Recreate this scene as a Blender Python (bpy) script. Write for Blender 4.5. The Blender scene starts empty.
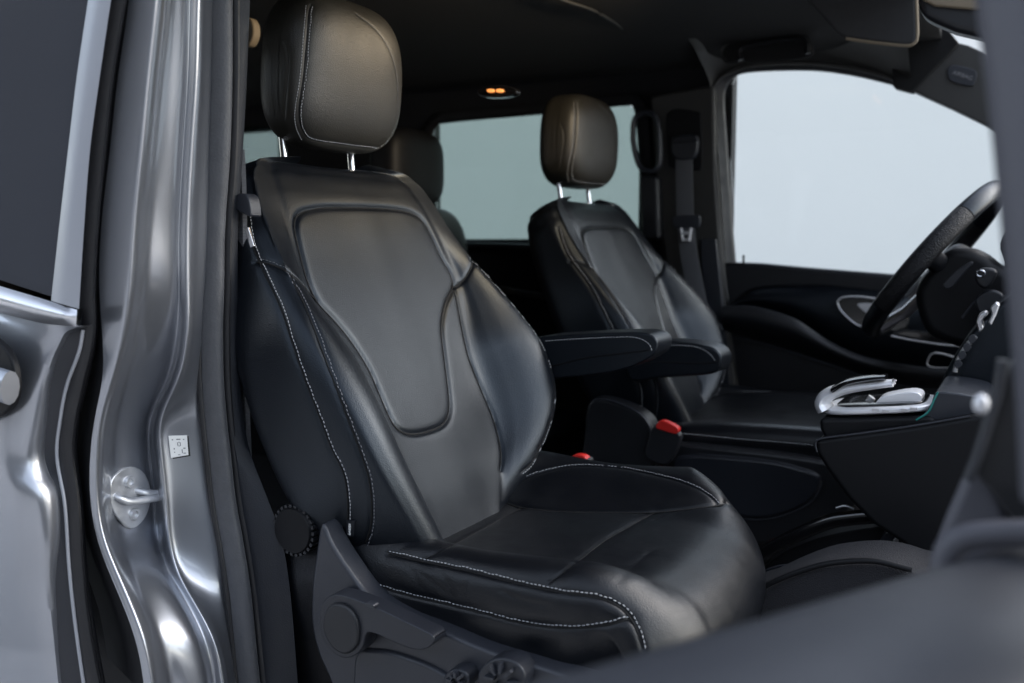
import bpy, bmesh, math, random
import numpy as np
from mathutils import Vector, kdtree
from mathutils.bvhtree import BVHTree
random.seed(4); rng = np.random.default_rng(4)

# ------------------------------------------------------------------ camera, world, sun, exposure
S = bpy.context.scene
COL = S.collection
FPX = 950.0; PSI = math.radians(28.46); PIT = math.atan(98/950)
CAM = np.array([0, 0, 1.6])
cam = bpy.data.cameras.new('camera'); camo = bpy.data.objects.new('camera', cam); COL.objects.link(camo)
camo.location = CAM; camo.rotation_euler = (math.pi/2-PIT, 0, PSI)
cam.sensor_width = 36; cam.lens = FPX/1024*36; cam.clip_end = 2000; cam.clip_start = .01
cam.dof.use_dof = True; cam.dof.focus_distance = 1.30; cam.dof.aperture_fstop = 3.6
S.camera = camo
SUN_EL = math.radians(34); SUN_AZ = math.radians(128)      # direction the light comes from: front right of the van
W = bpy.data.worlds.new('World'); S.world = W; W.use_nodes = True
wn = W.node_tree.nodes; wl = W.node_tree.links
sky = wn.new('ShaderNodeTexSky'); sky.sky_type = 'NISHITA'; sky.sun_disc = False
sky.sun_elevation = SUN_EL; sky.air_density = 1.2; sky.dust_density = 1.2; sky.ozone_density = 1.2
sdir = Vector((math.sin(SUN_AZ)*math.cos(SUN_EL), -math.cos(SUN_AZ)*math.cos(SUN_EL), math.sin(SUN_EL)))
sky.sun_rotation = math.atan2(sdir.x, sdir.y)
hs = wn.new('ShaderNodeHueSaturation'); hs.inputs['Saturation'].default_value = .52      # overcast: little colour in the sky
wl.new(sky.outputs[0], hs.inputs['Color']); wl.new(hs.outputs[0], wn['Background'].inputs[0]); wn['Background'].inputs[1].default_value = .15
sun = bpy.data.lights.new('sun', 'SUN'); sun.energy = .5; sun.angle = math.radians(60); sun.color = (1, .99, .98)
suno = bpy.data.objects.new('sun', sun); COL.objects.link(suno)
suno.rotation_euler = (-sdir).to_track_quat('-Z', 'Y').to_euler(); suno.location = (3, -6, 6)
S.view_settings.view_transform = 'Standard'; S.view_settings.look = 'None'
S.view_settings.exposure = 1.75; S.view_settings.gamma = 1
S.render.engine = 'CYCLES'
try:
    S.cycles.max_bounces = 8; S.cycles.transparent_max_bounces = 12
except Exception: pass

# ------------------------------------------------------------------ photograph-to-place measuring helpers
Fh = np.array([-math.sin(PSI), math.cos(PSI), 0]); RR = np.array([math.cos(PSI), math.sin(PSI), 0])
FF = Fh*math.cos(PIT)-np.array([0, 0, 1.])*math.sin(PIT); UU = np.cross(RR, FF)
def ray(x, y): return FF+(x-512)/FPX*RR+(341.5-y)/FPX*UU
def aY(x, y, Y): d = ray(x, y); return CAM+d*(Y/d[1])
def aX(x, y, X): d = ray(x, y); return CAM+d*(X/d[0])
def aZ(x, y, Z): d = ray(x, y); return CAM+d*((Z-1.6)/d[2])
def aPl(x, y, O, N): d = ray(x, y); return CAM+d*(np.dot(O-CAM, N)/np.dot(d, N))
def pY(pts, Y): return [aY(x, y, Y) for x, y in pts]
def cr(P, n, closed=False):
    """Catmull-Rom through P, resampled to n points evenly spaced"""
    P = np.array(P, float)
    if closed: Q = np.vstack([P[-1], P, P[0], P[1]])
    else: Q = np.vstack([2*P[0]-P[1], P, 2*P[-1]-P[-2]])
    out = []
    for i in range(1, len(Q)-2):
        a, b, c, d = Q[i-1], Q[i], Q[i+1], Q[i+2]
        for t in np.linspace(0, 1, 16, endpoint=False):
            out.append(.5*((2*b)+(-a+c)*t+(2*a-5*b+4*c-d)*t*t+(-a+3*b-3*c+d)*t**3))
    out.append(Q[-2]); out = np.array(out)
    L = np.r_[0, np.cumsum(np.linalg.norm(np.diff(out, axis=0), axis=1))]
    s = np.linspace(0, L[-1], n+1 if closed else n)
    if closed: s = s[:-1]
    return np.column_stack([np.interp(s, L, out[:, k]) for k in range(out.shape[1])])
def plen(P): return float(np.sum(np.linalg.norm(np.diff(np.array(P), axis=0), axis=1)))

# ------------------------------------------------------------------ materials
MATS = {}
def mat(name, col, rough=.5, metal=0, coat=0, coat_r=.05, spec=.5, bump=None, rvar=0, cvar=0, vscale=8, emis=None, sheen=0, aniso=0):
    m = bpy.data.materials.new(name); m.use_nodes = True; MATS[name] = m
    nt = m.node_tree; n = nt.nodes; l = nt.links; b = n['Principled BSDF']
    b.inputs['Base Color'].default_value = (*col, 1); b.inputs['Roughness'].default_value = rough
    b.inputs['Metallic'].default_value = metal; b.inputs['Coat Weight'].default_value = coat
    b.inputs['Coat Roughness'].default_value = coat_r; b.inputs['Specular IOR Level'].default_value = spec
    b.inputs['Sheen Weight'].default_value = sheen
    tc = n.new('ShaderNodeTexCoord')
    if rvar or cvar:
        no = n.new('ShaderNodeTexNoise'); no.inputs['Scale'].default_value = vscale; no.inputs['Detail'].default_value = 6
        no.inputs['Roughness'].default_value = .6
        l.new(tc.outputs['Object'], no.inputs['Vector'])
        if rvar:
            mr = n.new('ShaderNodeMapRange'); mr.inputs[1].default_value = .3; mr.inputs[2].default_value = .7
            mr.inputs[3].default_value = max(0, rough-rvar); mr.inputs[4].default_value = rough+rvar
            l.new(no.outputs[0], mr.inputs[0]); l.new(mr.outputs[0], b.inputs['Roughness'])
        if cvar:
            mx = n.new('ShaderNodeMix'); mx.data_type = 'RGBA'
            mx.inputs[6].default_value = (*[c*(1-cvar) for c in col], 1); mx.inputs[7].default_value = (*[c*(1+cvar) for c in col], 1)
            l.new(no.outputs[0], mx.inputs[0]); l.new(mx.outputs[2], b.inputs['Base Color'])
    if bump:
        prev = None
        for kind, sc, dist in bump:
            if kind == 'v':
                t = n.new('ShaderNodeTexVoronoi'); t.inputs['Scale'].default_value = sc; o = t.outputs['Distance']
            elif kind == 'w':
                t = n.new('ShaderNodeTexWave'); t.inputs['Scale'].default_value = sc; t.bands_direction = 'Z'; o = t.outputs[0]
            else:
                t = n.new('ShaderNodeTexNoise'); t.inputs['Scale'].default_value = sc; t.inputs['Detail'].default_value = 4; o = t.outputs[0]
            l.new(tc.outputs['Object'], t.inputs['Vector'])
            bp = n.new('ShaderNodeBump'); bp.inputs['Strength'].default_value = 1; bp.inputs['Distance'].default_value = dist
            l.new(o, bp.inputs['Height'])
            if prev: l.new(prev.outputs[0], bp.inputs['Normal'])
            prev = bp
        l.new(prev.outputs[0], b.inputs['Normal'])
    if emis:
        b.inputs['Emission Color'].default_value = (*emis[0], 1); b.inputs['Emission Strength'].default_value = emis[1]
    return m
LEA = mat('black_leather', (.0040, .0052, .0078), .36, rvar=.05, vscale=14, spec=.46, bump=[('v', 620, .00020), ('n', 30, .00018)])
LEA.node_tree.nodes['Principled BSDF'].inputs['Specular Tint'].default_value = (.80, .90, 1, 1)  # sheen tinted cool to offset the warm light on the seats
LEAW = mat('black_worn_leather', (.0040, .0048, .0068), .37, rvar=.06, vscale=20, spec=.38, bump=[('v', 620, .00018), ('n', 38, .0005)])
LEAH = mat('warm_lit_headrest_leather', (.021, .0190, .0150), .44, rvar=.06, vscale=14, spec=.6, bump=[('v', 620, .00026), ('n', 26, .0002)])  # warm lamp light on the headrest faces put into the base colour
PERF = mat('perforated_leather', (.006, .006, .008), .42, spec=.5, bump=[('v', 420, .0016)])
SOFT = mat('black_soft_plastic', (.012, .0128, .0155), .42, rvar=.06, vscale=12, bump=[('n', 900, .0002)])
DARK = mat('dark_plastic', (.004, .0042, .0055), .55, spec=.3, rvar=.05, bump=[('n', 700, .0002)])
GLOSS = mat('gloss_black', (.006, .006, .007), .12, coat=.6)
SHIELD = mat('grey_seat_plastic', (.026, .0285, .036), .36, rvar=.06, vscale=25, bump=[('n', 1100, .00025)])
LEVER = mat('black_lever_plastic', (.017, .019, .025), .36, rvar=.05, bump=[('n', 1100, .0002)])
TRIM = mat('grey_trim_plastic', (.007, .009, .014), .6, rvar=.06, cvar=.25, vscale=30, bump=[('n', 600, .0003)])
LINER = mat('headliner_fabric', (.0045, .0045, .0048), .95, cvar=.3, vscale=60, bump=[('n', 800, .0005)])
RAIL = mat('pillar_plastic', (.034, .033, .031), .55, cvar=.15, vscale=20, bump=[('n', 700, .0003)])
VISOR = mat('visor_fabric', (.030, .030, .032), .85, cvar=.2, vscale=50, bump=[('n', 900, .0003)])
BEIGE = mat('beige_warm_lit', (.20, .16, .11), .7, cvar=.15, vscale=20)  # warm light on visor, mirror and weatherstrip edges put into this colour
RUB = mat('black_rubber', (.012, .012, .014), .45, rvar=.1, vscale=30, bump=[('n', 200, .0004)])
SEALG = mat('flocked_grey_seal', (.065, .067, .074), .5, cvar=.3, vscale=45, bump=[('n', 260, .0008)], sheen=.2)
DOORG = mat('blue_grey_door_trim', (.020, .0225, .030), .55, rvar=.05)
SILV = mat('silver_finish', (.82, .82, .84), .32, metal=.35)
SEAM_SHADE = mat('seam_shade_black', (.002, .002, .0025), .85)  # near-black that draws the shade line in the seat grooves
PILG = mat('grey_pillar_cover', (.085, .085, .10), .6, rvar=.05)
PAINT = mat('dark_grey_car_paint', (.35, .365, .40), .31, metal=.85, coat=1, coat_r=.04)
FRAME = mat('satin_grey_frame', (.36, .37, .40), .45, metal=.3, rvar=.04)
CHROME = mat('chrome', (.78, .78, .80), .12, metal=1, rvar=.04, vscale=40)
SATIN = mat('satin_metal', (.72, .72, .74), .34, metal=1, rvar=.06, vscale=40)
ZINC = mat('zinc_plated_steel', (.70, .71, .73), .40, metal=.8, rvar=.1, cvar=.2, vscale=60, bump=[('n', 150, .0004)])
STITCH = mat('pale_thread', (.46, .47, .49), .8)
STITCHD = mat('grey_thread', (.17, .175, .19), .8)
WEB = mat('black_webbing', (.12, .122, .13), .7, bump=[('w', 160, .0006)])
RED = mat('red_plastic', (.62, .025, .02), .35)
PAPER = mat('white_sticker', (.78, .78, .76), .6)
INK = mat('black_print', (.015, .015, .015), .6)
GREYT = mat('grey_print', (.22, .22, .23), .6)
CARP = mat('black_carpet', (.018, .018, .022), .95, cvar=.6, vscale=500, bump=[('n', 500, .003)])
LIP = mat('warm_lamp_lens', (.8, .35, .12), .4, emis=((1, .33, .08), .35))
TEAL = mat('teal_ambient_strip', (.01, .10, .10), .4, emis=((.03, .45, .42), .03))
WALL = mat('pale_render_wall', (.90, .87, .82), .9, cvar=.03, vscale=.6)
ASPH = mat('pale_concrete_ground', (.42, .41, .40), .9, cvar=.4, vscale=40, bump=[('n', 90, .01)])
def glassmat(name, tint, gloss):
    m = bpy.data.materials.new(name); m.use_nodes = True; n = m.node_tree.nodes; l = m.node_tree.links
    n.remove(n['Principled BSDF']); o = n['Material Output']
    t = n.new('ShaderNodeBsdfTransparent'); t.inputs[0].default_value = (*tint, 1)
    g = n.new('ShaderNodeBsdfGlossy'); g.inputs['Roughness'].default_value = .02; g.inputs[0].default_value = (1, 1, 1, 1)
    fr = n.new('ShaderNodeFresnel'); fr.inputs[0].default_value = 1.5
    mm = n.new('ShaderNodeMath'); mm.operation = 'MULTIPLY'; mm.inputs[1].default_value = gloss
    l.new(fr.outputs[0], mm.inputs[0]); mx = n.new('ShaderNodeMixShader')
    l.new(mm.outputs[0], mx.inputs[0]); l.new(t.outputs[0], mx.inputs[1]); l.new(g.outputs[0], mx.inputs[2]); l.new(mx.outputs[0], o.inputs[0])
    return m
GCLEAR = glassmat('clear_glass', (.95, .97, .97), .6)
GTINT = glassmat('tinted_privacy_glass', (.60, .67, .645), .6)
GDARK = mat('dark_reflective_glass', (.055, .057, .066), .08, spec=.22)

# ------------------------------------------------------------------ object helpers
def thing(name, label, cat, loc, group=None, kind=None):
    o = bpy.data.objects.new(name, None); COL.objects.link(o); o.location = [float(c) for c in loc]
    o.empty_display_size = .05
    o['label'] = label; o['category'] = cat
    if group: o['group'] = group
    return o
def root_of(o):
    while o and o.parent: o = o.parent
    return o
class MB:
    def __init__(s): s.v = []; s.f = []
    def add(s, V, F):
        k = len(s.v); s.v += [tuple(map(float, p)) for p in V]; s.f += [tuple(i+k for i in f) for f in F]; return s
    def grid(s, G, cu=False, cv=False, cap=False):
        """G[rows][cols] of points"""
        r = len(G); c = len(G[0]); V = [p for row in G for p in row]; F = []
        for i in range(r if cv else r-1):
            for j in range(c if cu else c-1):
                F.append((i*c+j, i*c+(j+1) % c, ((i+1) % r)*c+(j+1) % c, ((i+1) % r)*c+j))
        if cap: F.append(tuple(range(c))[::-1]); F.append(tuple((r-1)*c+j for j in range(c)))
        return s.add(V, F)
    def box(s, c, h, ax=None):
        c = np.array(c, float); ax = np.eye(3) if ax is None else np.array(ax)
        V = [c+sx*h[0]*ax[0]+sy*h[1]*ax[1]+sz*h[2]*ax[2] for sx in (-1, 1) for sy in (-1, 1) for sz in (-1, 1)]
        return s.add(V, [(0, 1, 3, 2), (4, 6, 7, 5), (0, 4, 5, 1), (2, 3, 7, 6), (0, 2, 6, 4), (1, 5, 7, 3)])
    def tube(s, P, r, n=12, r2=None, up=None, closed=False, taper=None):
        P = np.array(P, float); m = len(P); G = []
        T = np.gradient(P, axis=0) if not closed else (np.roll(P, -1, 0)-np.roll(P, 1, 0))
        T /= np.linalg.norm(T, axis=1)[:, None]+1e-12
        u = np.array(up if up is not None else (0, 1, 0), float)
        for i in range(m):
            a = u-T[i]*np.dot(u, T[i]); a /= np.linalg.norm(a)+1e-9; b = np.cross(T[i], a)
            k = 1 if taper is None else taper(i/(m-1))
            G.append([P[i]+k*(a*math.cos(t)*r+b*math.sin(t)*(r2 or r)) for t in np.linspace(0, 2*math.pi, n, endpoint=False)])
        return s.grid(G, cu=True, cv=closed, cap=not closed)
    def build(s, name, m, parent=None, angle=40, bev=None, sub=0, kind=None, solid=None):
        r = root_of(parent); o0 = np.array(r.location) if r else np.zeros(3)
        me = bpy.data.meshes.new(name); me.from_pydata([tuple(np.array(p)-o0) for p in s.v], [], s.f)
        bm = bmesh.new(); bm.from_mesh(me); bmesh.ops.recalc_face_normals(bm, faces=bm.faces); bm.to_mesh(me); bm.free()
        me.materials.append(m); me.update()
        for p in me.polygons: p.use_smooth = True
        me.set_sharp_from_angle(angle=math.radians(angle))
        o = bpy.data.objects.new(name, me); COL.objects.link(o); o.parent = parent
        if solid:
            md = o.modifiers.new('solid', 'SOLIDIFY'); md.thickness = solid; md.offset = 0
        if bev:
            md = o.modifiers.new('bevel', 'BEVEL'); md.width = bev; md.segments = 4; md.limit_method = 'ANGLE'; md.angle_limit = math.radians(30)
            md.harden_normals = True
        if kind: o['kind'] = kind
        return o
def plate(pts, Y, th, name, m, parent, bev=.004, n=None, smooth=True, lean=0, angle=40):
    """closed outline standing on the plane y=Y (leaning in above 1.6 by lean), th deep away from the door opening"""
    P = np.array(pts, float)
    if smooth: P = cr(P, n or max(24, len(P)*6), True)
    V = [aY(x, y, Y) for x, y in P]
    if lean: V = [v+np.array([0, lean*(v[2]-1.6), 0]) for v in V]
    k = len(V); B = [v+np.array([0, th, 0]) for v in V]
    mb = MB(); mb.add(V+B, [tuple(range(k)), tuple(range(2*k-1, k-1, -1))]+[(i, (i+1) % k, (i+1) % k+k, i+k) for i in range(k)])
    return mb.build(name, m, parent, bev=bev, angle=angle)
def pline(pts, Y, r, name, m, parent, n=50, r2=None, up=None, taper=None, nn=12):
    P = cr([aY(x, y, Y) if np.isscalar(Y) else aY(x, y, Y[i]) for i, (x, y) in enumerate(pts)], n)
    return MB().tube(P, r, nn, r2, up, taper=taper).build(name, m, parent)
def sellip(c, h, ax=None, p=3.2, n=40, fn=None):
    """super-ellipsoid from a subdivided cube: evenly spread points"""
    V = []; F = []; idx = {}
    ax = np.eye(3) if ax is None else np.array(ax, float)
    lin = np.tan(np.linspace(-math.pi/4, math.pi/4, n+1))
    def vid(q):
        k = tuple(np.round(q, 6))
        if k not in idx:
            idx[k] = len(V); q = np.array(q, float); pp = p if np.isscalar(p) else p
            q = q/np.sum(np.abs(q)**pp)**(1/pp)
            V.append(q)
        return idx[k]
    for a in range(3):
        for sg in (-1, 1):
            for i in range(n):
                for j in range(n):
                    qs = []
                    for di, dj in ((0, 0), (1, 0), (1, 1), (0, 1)):
                        q = [0, 0, 0]; q[a] = sg; q[(a+1) % 3] = lin[i+di]; q[(a+2) % 3] = lin[j+dj]; qs.append(vid(q))
                    F.append(tuple(qs))
    V = np.array(V)
    if fn is not None: V = fn(V)
    W_ = np.array(c)+(V[:, :1]*h[0])*ax[0]+(V[:, 1:2]*h[1])*ax[1]+(V[:, 2:]*h[2])*ax[2]
    return list(W_), F
# --- seams lying on a surface
def shoot(bvh, x, y, toward=None):
    for k in range(30):
        xx, yy = (x, y) if toward is None or k == 0 else (x+(toward[0]-x)*k*.012, y+(toward[1]-y)*k*.012)
        d = ray(xx, yy); h = bvh.ray_cast(Vector(CAM), Vector(d))
        if h[0] is not None: return np.array(h[0]), np.array(h[1])
        if toward is None: return None
    return None
def on_surface(bvh, pts, toward, step=.0012):
    """pixel line laid on a surface; returns a list of unbroken runs"""
    P2 = cr(np.array(pts, float), max(12, int(plen(pts)/2)))
    runs = [[]]
    for x, y in P2:
        h = shoot(bvh, x, y, toward)
        if not h: continue
        if runs[-1] and np.linalg.norm(h[0]-runs[-1][-1]) > .03: runs.append([])
        runs[-1].append(h[0])
    out = []
    for r in runs:
        if len(r) < 3: continue
        r = np.array(r)
        for _ in range(2): r[1:-1] = (r[:-2]+2*r[1:-1]+r[2:])/4
        out.append(cr(r, max(4, int(plen(r)/step))))
    return out
def groove(V, F, lines):
    V = np.array(V); n = len(V)
    me = bpy.data.meshes.new('t'); me.from_pydata([tuple(p) for p in V], [], F)
    bm = bmesh.new(); bm.from_mesh(me); bmesh.ops.recalc_face_normals(bm, faces=bm.faces); bm.to_mesh(me); bm.free()
    N = np.array([v.normal for v in me.vertices]); bpy.data.meshes.remove(me)
    if np.sum(N*(V-V.mean(0))) < 0: N = -N
    disp = np.zeros(n)
    for L, dk, wk, pk, pwk in lines:
        if not L: continue
        A_ = np.vstack(L); kd = kdtree.KDTree(len(A_))
        for i, q in enumerate(A_): kd.insert(q, i)
        kd.balance()
        d = np.array([kd.find(p)[2] for p in V])
        disp = disp-dk*np.exp(-(d/wk)**2)-pk*np.exp(-(d/pwk)**2)
    return list(V+N*disp[:, None])
def stitches(mb, runs, bvh, side=0., gap=.0052, ln=.0036, r=.00056, lift=.0006):
    for line in runs:
        L = cr(line, max(3, int(plen(line)/gap)))
        for i in range(len(L)-1):
            p = (L[i]+L[i+1])/2; t = L[i+1]-L[i]; t /= np.linalg.norm(t)+1e-9
            h = bvh.find_nearest(Vector(p))
            if h[0] is None: continue
            nn = np.array(h[1])
            if np.dot(nn, CAM-p) < 0: nn = -nn
            b = np.cross(nn, t); p = p+b*side
            h = bvh.find_nearest(Vector(p)); p = np.array(h[0])+nn*lift
            mb.tube([p-t*ln/2, p-t*ln/4, p+t*ln/4, p+t*ln/2], r, 6, up=nn, taper=lambda a: .55 if a in (0, 1) else 1)
def bvhof(V, F): return BVHTree.FromPolygons([Vector(p) for p in V], F)

# ================================================================== ground and wall outside
def structure(mb, name, m): 
    o = mb.build(name, m); o['kind'] = 'structure'; return o
structure(MB().box((0, 0, -.05), (150, 150, .05)), 'ground', ASPH)
w = MB().box((-4, 10.0, 2.6), (14, .15, 2.6)).box((-4, 9.98, 5.24), (14.1, .25, .05)).build('wall', WALL)
w['label'] = 'plain pale grey wall seen outside through the side windows'; w['category'] = 'wall'

def building(name, label, x, y, wx, wy, h_, m, mr):
    t = thing(name, label, 'building', (x, y, 0))
    MB().box((x, y, h_/2), (wx/2, wy/2, h_/2)).build('wall', m, t)
    MB().box((x, y, h_+.25), (wx/2+.3, wy/2+.3, .25)).build('roof', mr, t)
    for z_ in np.arange(1.8, h_-1, 3):
        for q in np.arange(-wy/2+1.5, wy/2-1, 3.2):
            if x > 10: MB().box((x-wx/2-.02, y+q, z_), (.03, .7, .8)).build('window', GDARK, t)
        for q in np.arange(-wx/2+1.5, wx/2-1, 3.2):
            if y < -10: MB().box((x+q, y+wy/2+.02, z_), (.7, .03, .8)).build('window', GDARK, t)
YEL = mat('yellow_render', (.62, .48, .24), .9, cvar=.05); CLAD = mat('sky_blocker_dark', (.05, .055, .06), .7, cvar=.1)
building('house', 'narrow pale yellow house added unseen for a reflection in the upper painted pillar', 30, 6, 4.5, 4, 5, YEL, mat('brown_roof_tiles', (.16, .06, .04), .8))  # out-of-view house added for its reflection in the pillar paint
building('sky_blocker', 'unseen low dark grey warehouse facing the open doorway side of the van', -12, -20, 84, 8, 8.5, CLAD, ASPH)  # unseen block added to darken the sky on the doorway side
# ================================================================== VAN BODY
van = thing('van_body', 'dark grey van body with painted door pillar, black headliner and side windows around the seats', 'van', (-.9, 1.6, .9))
# painted pillar: traced edge lines, each with its own distance
LV = [-25, 0, 75, 150, 228, 290, 330, 380, 420, 455, 500, 540, 570, 600, 640, 700]
c0 = [131, 129, 118, 110, 101, 99, 102, 103, 94, 90, 90, 97, 108, 121, 136, 146]
c1 = [160, 158, 150, 143, 135, 131, 126, 114, 102, 99, 99, 106, 118, 131, 146, 156]
c2 = [173, 172, 168, 164, 160, 157, 150, 140, 130, 128, 130, 136, 142, 155, 175, 192]
c3 = [198, 197, 195, 190, 186, 186, 186, 177, 157, 159, 164, 167, 174, 192, 213, 224]
c4 = [210, 209, 208, 206, 204, 201, 198, 196, 197, 199, 205, 212, 217, 222, 227, 235]
def sm(y, a, b): t = min(1, max(0, (y-a)/(b-a))); return t*t*(3-2*t)
rows = []
for i, y in enumerate(LV):
    rec = .040*sm(y, 280, 400)*(1-sm(y, 545, 575))      # pocket round the striker
    shelf = .016*sm(y, 545, 575)*(1-sm(y, 620, 700))     # bulge below it
    L0, L1_, L3, L4 = c1[i]-7, c1[i], c3[i], c4[i]
    m = c2[i]
    cols = [(c0[i], .735, .010), ((c0[i]+L0)/2, .738, .006), (L0, .742, .001), (L1_-2, .748, -.006), (L1_+4, .757, -.005+rec*.10), (L1_+9, .766, .004+rec*.55-shelf*.5), ((L1_*.6+m*.4)+3, .782, .006+rec*.75-shelf), (m, .797, .008+rec*.9-shelf),
            (m*.45+L3*.55, .815, .014+rec*1.15-shelf*.7), (L3-8, .830, .016+rec*1.2-shelf*.3), (L3-3, .840, .002+rec*.3), (L3+1, .845, -.004), (L3+6, .850, .001), ((L3+L4)/2+3, .865, .006), (L4+6, .885, .012)]
    rows.append([aY(x, y, Y)+ray(x, y)*dd for x, Y, dd in cols])
rows = np.array(rows)
G = np.array([cr(rows[:, j], 150) for j in range(rows.shape[1])]).transpose(1, 0, 2)
# keep rows level: resample by z rather than arc length
G = []
ys = np.linspace(LV[0], LV[-1], 170)
def hermite(xs, Y, x):
    xs = np.array(xs, float); Y = np.array(Y, float); m = np.gradient(Y, xs, axis=0)
    i = min(len(xs)-2, max(0, int(np.searchsorted(xs, x)-1))); h = xs[i+1]-xs[i]; t = (x-xs[i])/h
    return (2*t**3-3*t*t+1)*Y[i]+(t**3-2*t*t+t)*h*m[i]+(-2*t**3+3*t*t)*Y[i+1]+(t**3-t*t)*h*m[i+1]
for y in ys:
    r = np.array([hermite(LV, rows[:, j], y) for j in range(rows.shape[1])])
    u = np.linspace(0, len(r)-1, 90); k_ = np.minimum(len(r)-2, u.astype(int)); t_ = (u-k_)[:, None]
    G.append(r[k_]*(1-t_)+r[k_+1]*t_)
G = np.array(G)
for _ in range(7): G[:, 1:-1] = (G[:, :-2]+2*G[:, 1:-1]+G[:, 2:])/4
for _ in range(24): G[1:-1] = (G[:-2]+2*G[1:-1]+G[2:])/4
pil = MB().grid(G).build('pillar_panel', PAINT, van, angle=60)
PV = [p for row in G for p in row]; PF = []
for i in range(len(G)-1):
    for j in range(89): PF.append((i*90+j, i*90+j+1, (i+1)*90+j+1, (i+1)*90+j))
pbvh = bvhof(PV, PF)
# solid core behind the painted sheet so the pillar is closed from behind
MB().grid([[r[0], r[0]+np.array([-.13, .05, 0]), r[-1]+np.array([-.13, .03, 0]), r[-1]] for r in G[::6]]).build('pillar_core', DARK, van)
# seals
def seal(xs, Y, r, name, m, r2=None, dd=0, parent=None):
    P = cr([aY(x, y, Y)+ray(x, y)*dd for x, y in xs], 90)
    return MB().tube(P, r, 14, r2).build(name, m, parent or van)
seal([(119, -25), (116, 0), (104, 75), (96, 150), (89, 228), (86, 290), (86, 335), (76, 380), (68, 420), (66, 455), (72, 505), (76, 565), (82, 622), (96, 700)], .735, .008, 'door_seal', RUB, .014)
seal([(127, -25), (124, 0), (112, 75), (104, 150), (96, 228), (93, 290), (93, 335), (84, 380), (75, 420), (73, 455), (79, 505), (83, 565), (90, 622), (104, 700)], .742, .005, 'seal_lip', RUB)
cs = [(220, -25), (219, 0), (219, 75), (217, 150), (212, 228), (211, 290), (210, 330), (211, 380), (214, 420), (218, 455), (223, 500), (230, 540), (235, 570), (239, 600), (243, 640), (249, 700)]
seal(cs, .90, .012, 'opening_seal', SEALG, .020)
seal([(x-11, y) for x, y in cs], .889, .0045, 'seal_lip', RUB)
seal([(x+13, y) for x, y in cs], .915, .006, 'seal_lip', RUB, .012)
# inner trim strip of the pillar
tl = [(228, -25), (228, 0), (228, 75), (226, 150), (222, 228), (222, 290), (221, 340), (222, 380), (225, 420), (230, 455), (236, 500), (242, 540), (250, 600), (262, 700)]
tr = [(251, -25), (250, 0), (247, 75), (243, 150), (238, 228), (238, 290), (239, 340), (241, 380), (244, 420), (251, 455), (268, 500), (282, 540), (291, 600), (299, 700)]
L1 = cr(tl, 60); L2 = cr(tr, 60); Gt = []
for a, b in zip(L1, L2):
    Gt.append([aY(a[0], a[1], .915), aY(a[0]*.7+b[0]*.3, a[1]*.7+b[1]*.3, .915)-ray(*a)*.004, aY(a[0]*.3+b[0]*.7, a[1]*.3+b[1]*.7, .925)-ray(*a)*.004, aY(*b, .93), aY(*b, .93)+np.array([-.02, .015, 0]), aY(*b, .93)+np.array([-.12, .02, 0])])
MB().grid(Gt).build('pillar_trim', TRIM, van, angle=70)
plate([(58, 300), (92, 300), (112, 330), (112, 400), (104, 520), (118, 570), (150, 700), (70, 700)], .80, .02, 'jamb_gap', DARK, van, None, smooth=False)
# striker plate and loop
st = [(124, 469), (136, 467), (146, 475), (151, 490), (150, 506), (144, 520), (132, 529), (121, 521), (113, 508), (110, 492), (113, 478)]
h = shoot(pbvh, 132, 498); hp, hn = h
if np.dot(hn, CAM-hp) < 0: hn = -hn
fit = np.array([shoot(pbvh, x, y)[0] for x, y in ((114, 480), (124, 474), (146, 480), (148, 500), (146, 516), (132, 525), (116, 512), (112, 494), (132, 498))])
fc = fit.mean(0); hn = np.linalg.svd(fit-fc)[2][2]
if np.dot(hn, CAM-fc) < 0: hn = -hn
res = float(np.max((fit-fc) @ hn)); O = fc+hn*(res+.0025)
V = [aPl(x, y, O, hn) for x, y in cr(st, 40, True)]; k = len(V)
B = [v-hn*(.003+res) for v in V]
plt = MB().add(V+B, [tuple(range(k)), tuple(range(2*k-1, k-1, -1))]+[(i, (i+1) % k, (i+1) % k+k, i+k) for i in range(k)]).build('striker_plate', ZINC, van, bev=.0015)
for c in ((129, 482), (134, 514)):
    q = aPl(*c, O, hn); t1 = np.cross(hn, [0, 0, 1]); t1 /= np.linalg.norm(t1); t2 = np.cross(hn, t1)
    s_ = MB()
    def ring(r, hh): return [q+hn*hh+(t1*math.cos(a)+t2*math.sin(a))*r for a in np.linspace(0, 2*math.pi, 24, endpoint=False)]
    s_.grid([ring(.0082, 0), ring(.0082, .0022), ring(.0070, .0042), ring(.0042, .0042), ring(.0040, .0006), ring(.0001, .0006)], cu=True)
    s_.build('screw', ZINC, plt)
lp = [aPl(117, 495, O, hn)-hn*.002, aPl(118, 498, O, hn)+hn*.005, aPl(126, 501, O, hn)+hn*.010, aPl(142, 498.5, O, hn)+hn*.013, aPl(156, 495.5, O, hn)+hn*.015, aPl(163, 493, O, hn)+hn*.014, aPl(162, 491, O, hn)+hn*.012, aPl(150, 493, O, hn)+hn*.010, aPl(141, 492, O, hn)+hn*.006, aPl(137, 490, O, hn)-hn*.003]
MB().tube(cr(lp, 60), .0052, 12, .0042).build('striker_loop', ZINC, plt)
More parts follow.
